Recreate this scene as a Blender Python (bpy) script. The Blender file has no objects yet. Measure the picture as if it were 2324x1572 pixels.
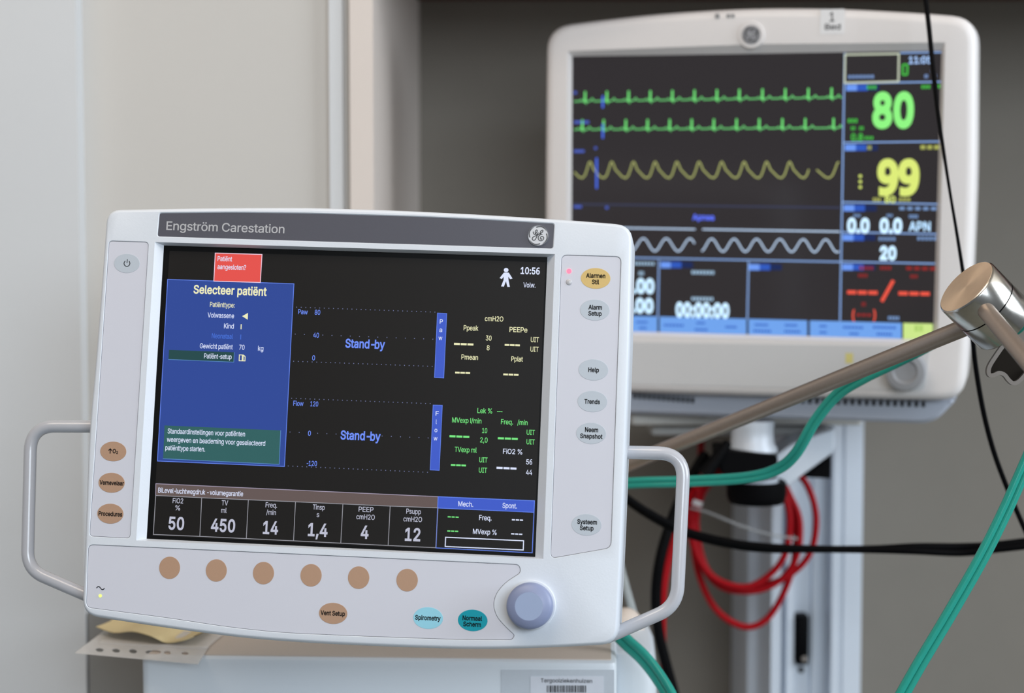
import bpy, json, math, random
from mathutils import Vector, Matrix
from mathutils.geometry import tessellate_polygon, delaunay_2d_cdt
random.seed(4)
sc = bpy.context.scene
COL = sc.collection

# ---------------------------------------------------------------- camera, world, lights, exposure
W, H, F = 2324, 1572, 4196.0
PITCH = math.radians(4)
CAM = Vector((0, 0, 1.35))
cd = bpy.data.cameras.new('camera'); cam = bpy.data.objects.new('camera', cd); COL.objects.link(cam)
cam.location = CAM; cam.rotation_euler = (math.radians(90) - PITCH, 0, 0)
cd.sensor_width = 36; cd.lens = F * 36 / W; cd.clip_start = .05; cd.clip_end = 50
cd.dof.use_dof = True; cd.dof.focus_distance = 1.185; cd.dof.aperture_fstop = 4.9
sc.camera = cam
RT = Vector((1, 0, 0)); UP = Vector((0, math.sin(PITCH), math.cos(PITCH))); FW = Vector((0, math.cos(PITCH), -math.sin(PITCH)))

def S(r, g, b, k=1.0):
    f = lambda c: ((c / 255 + .055) / 1.055) ** 2.4 if c > 10 else c / 255 / 12.92
    return (f(r) * k, f(g) * k, f(b) * k, 1)

wd = bpy.data.worlds.new('room_ambience'); sc.world = wd; wd.use_nodes = True
wd.node_tree.nodes['Background'].inputs[0].default_value = (.86, .92, 1.0, 1)
wd.node_tree.nodes['Background'].inputs[1].default_value = .17

def area(name, loc, target, sx, sy, power, col):
    l = bpy.data.lights.new(name, 'AREA'); l.shape = 'RECTANGLE'; l.size = sx; l.size_y = sy; l.energy = power; l.color = col
    o = bpy.data.objects.new(name, l); COL.objects.link(o); o.location = loc
    o.rotation_euler = (Vector(target) - Vector(loc)).to_track_quat('-Z', 'Y').to_euler()
    return o
area('window_daylight', (2.5, .55, 2.0), (0, 1.2, 1.25), 1.5, 1.3, 61, (.84, .92, 1.0))
area('window_daylight_behind', (.9, -2.4, 2.25), (0, 1.3, 1.3), 1.8, 1.1, 76, (.80, .90, 1.0))
area('ceiling_lamp', (-.5, .5, 2.55), (-.4, 1.2, 0), 1.2, .6, 13, (1.0, .86, .72))
vs = sc.view_settings
vs.view_transform = 'Standard'; vs.look = 'None'; vs.exposure = 0; vs.gamma = 1; vs.use_curve_mapping = False
sc.cycles.use_denoising = True

# ---------------------------------------------------------------- pixel helpers
def ray(px, py): return Vector(((px - W / 2) / F, -(py - H / 2) / F, 1))
def c2w(v): return CAM + RT * v[0] + UP * v[1] + FW * v[2]
def at(px, py, d): return c2w(ray(px, py) * d)                 # point at forward distance d
def on_z(px, py, z):
    r = c2w(ray(px, py)) - CAM
    return CAM + r * ((z - CAM.z) / r.z)

# ---------------------------------------------------------------- materials
MATS = {}
def mat(name, col, rough=.5, metal=0, emit=None, es=1.0, noise=.04, scale=300, bump=0, spec=.5, coat=0, aniso=0):
    if name in MATS: return MATS[name]
    m = bpy.data.materials.new(name); m.use_nodes = True; nt = m.node_tree; N = nt.nodes; b = N['Principled BSDF']
    b.inputs['Roughness'].default_value = rough; b.inputs['Metallic'].default_value = metal
    b.inputs['Specular IOR Level'].default_value = spec; b.inputs['Coat Weight'].default_value = coat
    tc = N.new('ShaderNodeTexCoord'); nz = N.new('ShaderNodeTexNoise'); nz.inputs['Scale'].default_value = scale; nz.inputs['Detail'].default_value = 4
    nt.links.new(tc.outputs['Object'], nz.inputs['Vector'])
    mx = N.new('ShaderNodeMix'); mx.data_type = 'RGBA'
    mx.inputs[6].default_value = tuple(c * (1 - noise) for c in col[:3]) + (1,)
    mx.inputs[7].default_value = tuple(min(1, c * (1 + noise)) for c in col[:3]) + (1,)
    nt.links.new(nz.outputs['Fac'], mx.inputs[0]); nt.links.new(mx.outputs[2], b.inputs['Base Color'])
    if bump:
        bp = N.new('ShaderNodeBump'); bp.inputs['Strength'].default_value = bump; bp.inputs['Distance'].default_value = .001
        nt.links.new(nz.outputs['Fac'], bp.inputs['Height']); nt.links.new(bp.outputs['Normal'], b.inputs['Normal'])
    if emit:
        b.inputs['Emission Color'].default_value = emit; b.inputs['Emission Strength'].default_value = es
    MATS[name] = m
    return m
def glow(name, col, k=1.0):
    return mat('lit_' + name, (.004, .004, .004), .6, emit=S(*col), es=k, noise=0, spec=.1)

M_white = mat('white_plastic', (.655, .695, .755), .42, noise=.015, scale=900, bump=.05)
M_membrane = mat('membrane_grey', (.60, .61, .68), .38, noise=.015, scale=1500)
M_gap = mat('seam_dark', (.03, .03, .035), .7)
M_banner = mat('banner_grey', (.085, .085, .105), .33, noise=.1, scale=2500)
M_silver = mat('silver_letters', (.52, .52, .54), .35, metal=.2)
M_screen = mat('lcd_black', (.007, .0065, .006), .42, noise=.1, scale=2000, spec=.22, emit=(.003, .0022, .0018, 1))
M_screen_edge = mat('lcd_border', (.004, .004, .004), .4, spec=.15)
M_glossy = mat('lcd_glossy', (.012, .012, .014), .16, noise=.05, spec=.42, emit=(.020, .016, .0165, 1))  # faint emission stands in for room haze reflected on the glass
M_tan = mat('tan_key', (.42, .26, .17), .45, noise=.05, scale=1800)
M_gold = mat('yellow_key', (.63, .44, .15), .45, noise=.04, scale=1800)
M_gkey = mat('grey_key', (.47, .52, .58), .42, noise=.03, scale=1800)
M_cyan = mat('pale_blue_key', (.28, .62, .76), .42, noise=.03, scale=1800)
M_teal = mat('teal_key', (.0, .31, .40), .42, noise=.04, scale=1800, spec=.3)
M_ink = mat('black_ink', (.004, .004, .005), .6, spec=.1)
M_knob = mat('blue_grey_knob', (.235, .275, .43), .42, noise=.03, scale=900)
M_handle = mat('handle_grey', (.47, .48, .52), .22, noise=.02, coat=.3)
M_led_off = mat('led_off', (.5, .5, .52), .25)
M_steel = mat('brushed_steel', (.55, .53, .49), .2, metal=1, noise=.12, scale=300)
M_steelface = mat('turned_steel', (.95, .72, .52), .42, metal=.75, noise=.1, scale=120)  # tan base colour holds the warm room reflection on the steel
M_rod = mat('satin_rod', (.37, .305, .26), .38, metal=.7, noise=.06, scale=400)
M_clip = mat('grey_clip', (.22, .195, .175), .6, spec=.2)
M_black = mat('black_rubber', (.0015, .0015, .002), .6, spec=.06)
M_red = mat('red_cable', (.30, .0012, .005), .5, noise=.05, spec=.1)
M_body = mat('cabinet_white', (.62, .66, .70), .45, noise=.015, scale=600)
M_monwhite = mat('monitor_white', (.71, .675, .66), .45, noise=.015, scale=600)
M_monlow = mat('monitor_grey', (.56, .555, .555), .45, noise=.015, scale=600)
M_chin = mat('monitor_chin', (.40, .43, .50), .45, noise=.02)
M_alu = mat('aluminium', (.62, .67, .74), .45, metal=.2, noise=.03, scale=200)
M_tray = mat('tray_beige', (.52, .51, .48), .45, noise=.02)
M_beige = mat('beige_cap', (.62, .53, .46), .5, noise=.02)
M_wall = mat('wall_taupe', (.185, .165, .138), .8, noise=.04, scale=30, bump=.03)
M_panel = mat('panel_cream', (.52, .50, .47), .6, noise=.02, scale=12)
M_panel2 = mat('panel_cool', (.58, .59, .60), .6, noise=.02, scale=12)
M_trim = mat('trim_pink', (.62, .55, .50), .55, noise=.02, scale=20)
M_dark = mat('wall_shadow_grey', (.22, .215, .205), .7, noise=.04, scale=20)
M_wood = mat('red_brown_board', (.10, .022, .012), .5, noise=.2, scale=8)
M_ceil = mat('ceiling_cream', (.72, .62, .52), .8, noise=.02, scale=5)
M_floor = mat('floor_vinyl', (.17, .165, .135), .5, noise=.08, scale=6)
M_paper = mat('yellow_paper', (.62, .50, .27), .7, noise=.05, scale=80)

def tube_mat(name, col, trans, rough=.15):
    m = mat(name, col, rough, noise=.06, scale=200)
    nt = m.node_tree; b = nt.nodes['Principled BSDF']; out = nt.nodes['Material Output']
    t = nt.nodes.new('ShaderNodeBsdfTransparent'); t.inputs[0].default_value = tuple(min(1, c * .6 + .4) for c in col[:3]) + (1,)
    ms = nt.nodes.new('ShaderNodeMixShader'); ms.inputs[0].default_value = trans
    nt.links.new(b.outputs[0], ms.inputs[1]); nt.links.new(t.outputs[0], ms.inputs[2]); nt.links.new(ms.outputs[0], out.inputs[0])
    return m
M_green = tube_mat('green_tube', (.03, .38, .30), .22)
M_green2 = tube_mat('green_tube_core', (.015, .33, .27), .0)
M_clear = tube_mat('clear_tube', (.62, .66, .66), .55)
M_sleeve = tube_mat('clear_sleeve', (.90, .88, .86), .50)
M_strip = tube_mat('sleeve_strip', (.95, .93, .92), .45)
M_string = tube_mat('white_string', (.6, .6, .6), .7)

# ---------------------------------------------------------------- mesh builder
class MB:
    def __init__(s): s.v = []; s.f = []; s.m = []; s.mats = []
    def mi(s, m):
        if m not in s.mats: s.mats.append(m)
        return s.mats.index(m)
    def add(s, vs, fs, m):
        k = len(s.v); i = s.mi(m)
        s.v += [Vector(v) for v in vs]; s.f += [tuple(k + j for j in f) for f in fs]; s.m += [i] * len(fs)
        return s
    def build(s, name, parent=None, loc=None, rot=None, angle=35):
        """verts are given in the space of PARENT before its offset (panel space) or the world."""
        me = bpy.data.meshes.new(name); off = Vector((0, 0, 0)); o = bpy.data.objects.new(name, me); COL.objects.link(o)
        if parent is not None:
            off = Vector(parent.get('_off', (0, 0, 0))) if '_off' in parent else OFF.get(parent.name, Vector((0, 0, 0)))
            o.parent = parent; OFF[o.name] = off
        else:
            lo = [min(v[i] for v in s.v) for i in range(3)]; hi = [max(v[i] for v in s.v) for i in range(3)]
            off = Vector(((lo[0] + hi[0]) / 2, (lo[1] + hi[1]) / 2, lo[2])); o.location = off; OFF[o.name] = off
        ids, uv_, new = {}, [], []
        for v in s.v:
            k = (round(v[0], 6), round(v[1], 6), round(v[2], 6))
            if k not in ids: ids[k] = len(uv_); uv_.append(tuple(v - off))
            new.append(ids[k])
        F_, M_ = [], []
        for f, i in zip(s.f, s.m):
            g = [new[j] for j in f]; g = [q for j, q in enumerate(g) if q != g[j - 1]]
            if len(set(g)) == len(g) >= 3: F_.append(g); M_.append(i)
        me.from_pydata(uv_, [], F_)
        for m in s.mats: me.materials.append(m)
        me.polygons.foreach_set('material_index', M_)
        me.validate(); me.update()
        me.polygons.foreach_set('use_smooth', [True] * len(me.polygons)); me.set_sharp_from_angle(angle=math.radians(angle))
        return o
OFF = {}
def tag(o, label=None, cat=None, group=None, kind=None):
    if label: o['label'] = label
    if cat: o['category'] = cat
    if group: o['group'] = group
    if kind: o['kind'] = kind
    return o
def empty(name, mtx, off, label, cat, group=None):
    """an Empty at the thing's base; OFF is that base in the space the parts are modelled in, MTX maps that space to the world"""
    o = bpy.data.objects.new(name, None); COL.objects.link(o); o.empty_display_size = .05
    o.matrix_world = mtx @ Matrix.Translation(off); OFF[o.name] = Vector(off)
    return tag(o, label, cat, group)

# ---------------------------------------------------------------- 2D and 3D shapes
def ccw(l):
    a = sum(l[i][0] * l[(i + 1) % len(l)][1] - l[(i + 1) % len(l)][0] * l[i][1] for i in range(len(l)))
    return list(l) if a > 0 else list(reversed(l))
def rounded(pts, r, n=6):
    pts = [Vector(p[:2]) for p in pts]; out = []; k = len(pts)
    rs = r if isinstance(r, (list, tuple)) else [r] * k
    for i in range(k):
        p, a, b = pts[i], pts[i - 1], pts[(i + 1) % k]
        d = min(rs[i], .49 * (a - p).length, .49 * (b - p).length)
        if d < 1e-6: out.append(p); continue
        s, e = p + (a - p).normalized() * d, p + (b - p).normalized() * d
        for j in range(n + 1):
            t = j / n; out.append(s * (1 - t) ** 2 + p * 2 * t * (1 - t) + e * t * t)
    return out
def inset(l, d):
    out = []; k = len(l)
    for i in range(k):
        a, p, b = Vector(l[i - 1]), Vector(l[i]), Vector(l[(i + 1) % k])
        e1 = (p - a); e2 = (b - p)
        if e1.length < 1e-9: e1 = e2
        if e2.length < 1e-9: e2 = e1
        n1 = Vector((-e1.y, e1.x)).normalized(); n2 = Vector((-e2.y, e2.x)).normalized()
        n = (n1 + n2); n = n.normalized() if n.length > 1e-6 else n1
        c = max(.4, n.dot(n1)); out.append(p + n * (d / c))
    return out
def ring(mb, a, b, za, zb, m):
    k = len(a)
    mb.add([(p[0], p[1], za) for p in a] + [(p[0], p[1], zb) for p in b], [(i, k + i, k + (i + 1) % k, (i + 1) % k) for i in range(k)], m)
def inside(p, l):
    c = False; n = len(l)
    for i in range(n):
        a, b = l[i], l[i - 1]
        if (a[1] > p[1]) != (b[1] > p[1]) and p[0] < (b[0] - a[0]) * (p[1] - a[1]) / (b[1] - a[1]) + a[0]: c = not c
    return c
def cap(mb, loops, z, m, flip=False):
    pts = []; ed = []
    for l in loops:
        k = len(pts); n = len(l); pts += [Vector((p[0], p[1])) * 100 for p in l]; ed += [(k + i, k + (i + 1) % n) for i in range(n)]
    vo, _, tr, *_r = delaunay_2d_cdt(pts, ed, [], 0, 1e-6)
    fs = []
    for t in tr:
        a, b, c = (vo[i] for i in t); q = (a + b + c) / 3 / 100
        if inside(q, loops[0]) and not any(inside(q, h) for h in loops[1:]):
            up = (b - a).cross(c - a) > 0
            fs.append(tuple(t) if up != flip else tuple(reversed(t)))
    mb.add([(v.x / 100, v.y / 100, z) for v in vo], fs, m)
def plate(mb, loop, z0, z1, m, bev=0, holes=()):
    l = ccw(loop); t = inset(l, bev) if bev else l
    hs = [ccw(h) for h in holes]
    cap(mb, [t] + hs, z1, m)
    if bev: ring(mb, t, l, z1, z1 - bev, m)
    ring(mb, l, l, z1 - bev, z0, m); cap(mb, [l] + hs, z0, m, True)
    for h in hs: ring(mb, list(reversed(h)), list(reversed(h)), z1, z0, m)
def flat(mb, loop, z, m): cap(mb, [ccw(loop)], z, m)
def ellipse(cx, cy, rx, ry, n=40): return [Vector((cx + rx * math.cos(2 * math.pi * i / n), cy + ry * math.sin(2 * math.pi * i / n))) for i in range(n)]
def lathe(mb, prof, m, cx=0, cy=0, n=48, mtx=None, close=True):
    """prof: (radius, z) from the outside back to the axis at front"""
    vs = []; k = len(prof)
    for r, z in prof:
        for i in range(n):
            a = 2 * math.pi * i / n; vs.append(Vector((cx + r * math.cos(a), cy + r * math.sin(a), z)))
    if mtx: vs = [mtx @ v for v in vs]
    fs = [(j * n + i, j * n + (i + 1) % n, (j + 1) * n + (i + 1) % n, (j + 1) * n + i) for j in range(k - 1) for i in range(n)]
    if close and prof[-1][0] > 1e-7: fs.append(tuple((k - 1) * n + i for i in range(n)))
    if prof[0][0] > 1e-7: fs.append(tuple(reversed(range(n))))
    mb.add(vs, fs, m)
def spline(pts, n=10):
    pts = [Vector(p) for p in pts]; out = []
    P = [pts[0] * 2 - pts[1]] + pts + [pts[-1] * 2 - pts[-2]]
    for i in range(1, len(P) - 2):
        for j in range(n):
            t = j / n; a, b, c, d = P[i - 1:i + 3]
            out.append(.5 * ((2 * b) + (c - a) * t + (2 * a - 5 * b + 4 * c - d) * t * t + (3 * b - a - 3 * c + d) * t ** 3))
    out.append(pts[-1]); return out
def fillet3(pts, r, n=8):
    pts = [Vector(p) for p in pts]; out = [pts[0]]
    for i in range(1, len(pts) - 1):
        p, a, b = pts[i], pts[i - 1], pts[i + 1]; d = min(r[i - 1] if isinstance(r, tuple) else r, .49 * (a - p).length, .49 * (b - p).length)
        s, e = p + (a - p).normalized() * d, p + (b - p).normalized() * d
        out += [s * (1 - t) ** 2 + p * 2 * t * (1 - t) + e * t * t for t in [j / n for j in range(n + 1)]]
    return out + [pts[-1]]
def tube(mb, path, r, m, n=16, offs=(0, 0), r_fn=None):
    T = []; path = [Vector(p) for p in path]; k = len(path)
    for i in range(k): T.append((path[min(i + 1, k - 1)] - path[max(i - 1, 0)]).normalized())
    u = T[0].orthogonal().normalized(); vs = []
    ref = Vector((0, 0, 1)); u = (ref - T[0] * ref.dot(T[0])); u = u.normalized() if u.length > .1 else T[0].orthogonal().normalized()
    for i in range(k):
        u = (u - T[i] * u.dot(T[i])).normalized(); w = T[i].cross(u); c = path[i] + u * offs[0] + w * offs[1]
        rr = r_fn(i / (k - 1)) if r_fn else r
        vs += [c + u * math.cos(a) * rr + w * math.sin(a) * rr for a in [2 * math.pi * j / n for j in range(n)]]
    fs = [(i * n + j, i * n + (j + 1) % n, (i + 1) * n + (j + 1) % n, (i + 1) * n + j) for i in range(k - 1) for j in range(n)]
    fs += [tuple(reversed(range(n))), tuple((k - 1) * n + j for j in range(n))]
    mb.add(vs, fs, m)
def box(mb, c, size, m, bev=0, rot=None, seg=4):
    """axis-aligned (or rotated) box with rounded vertical outline and rounded top"""
    x, y, z = (s / 2 for s in size); tmp = MB()
    l = rounded([(-x, -y), (x, -y), (x, y), (-x, y)], bev, seg) if bev else [Vector((-x, -y)), Vector((x, -y)), Vector((x, y)), Vector((-x, y))]
    rings = [(0, -z + bev)]
    if bev:
        b2 = min(bev, z * .98) * .6
        rings = [(b2 * (1 - math.cos(t)), -z + b2 * (1 - math.sin(t))) for t in [math.pi / 2 * (1 - i / 4) for i in range(5)]]
        rings = [(b2, -z), (b2 * .3, -z + b2 * .3), (0, -z + b2), (0, z - b2), (b2 * .3, z - b2 * .3), (b2, z)]
    else: rings = [(0, -z), (0, z)]
    ls = [inset(l, d) if d else l for d, _ in rings]
    cap(tmp, [ls[0]], rings[0][1], m, True)
    for i in range(len(rings) - 1): ring(tmp, ls[i + 1], ls[i], rings[i + 1][1], rings[i][1], m)
    cap(tmp, [ls[-1]], rings[-1][1], m)
    M = Matrix.Translation(c) @ (rot.to_4x4() if rot else Matrix())
    mb.add([M @ v for v in tmp.v], tmp.f, m)

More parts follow.
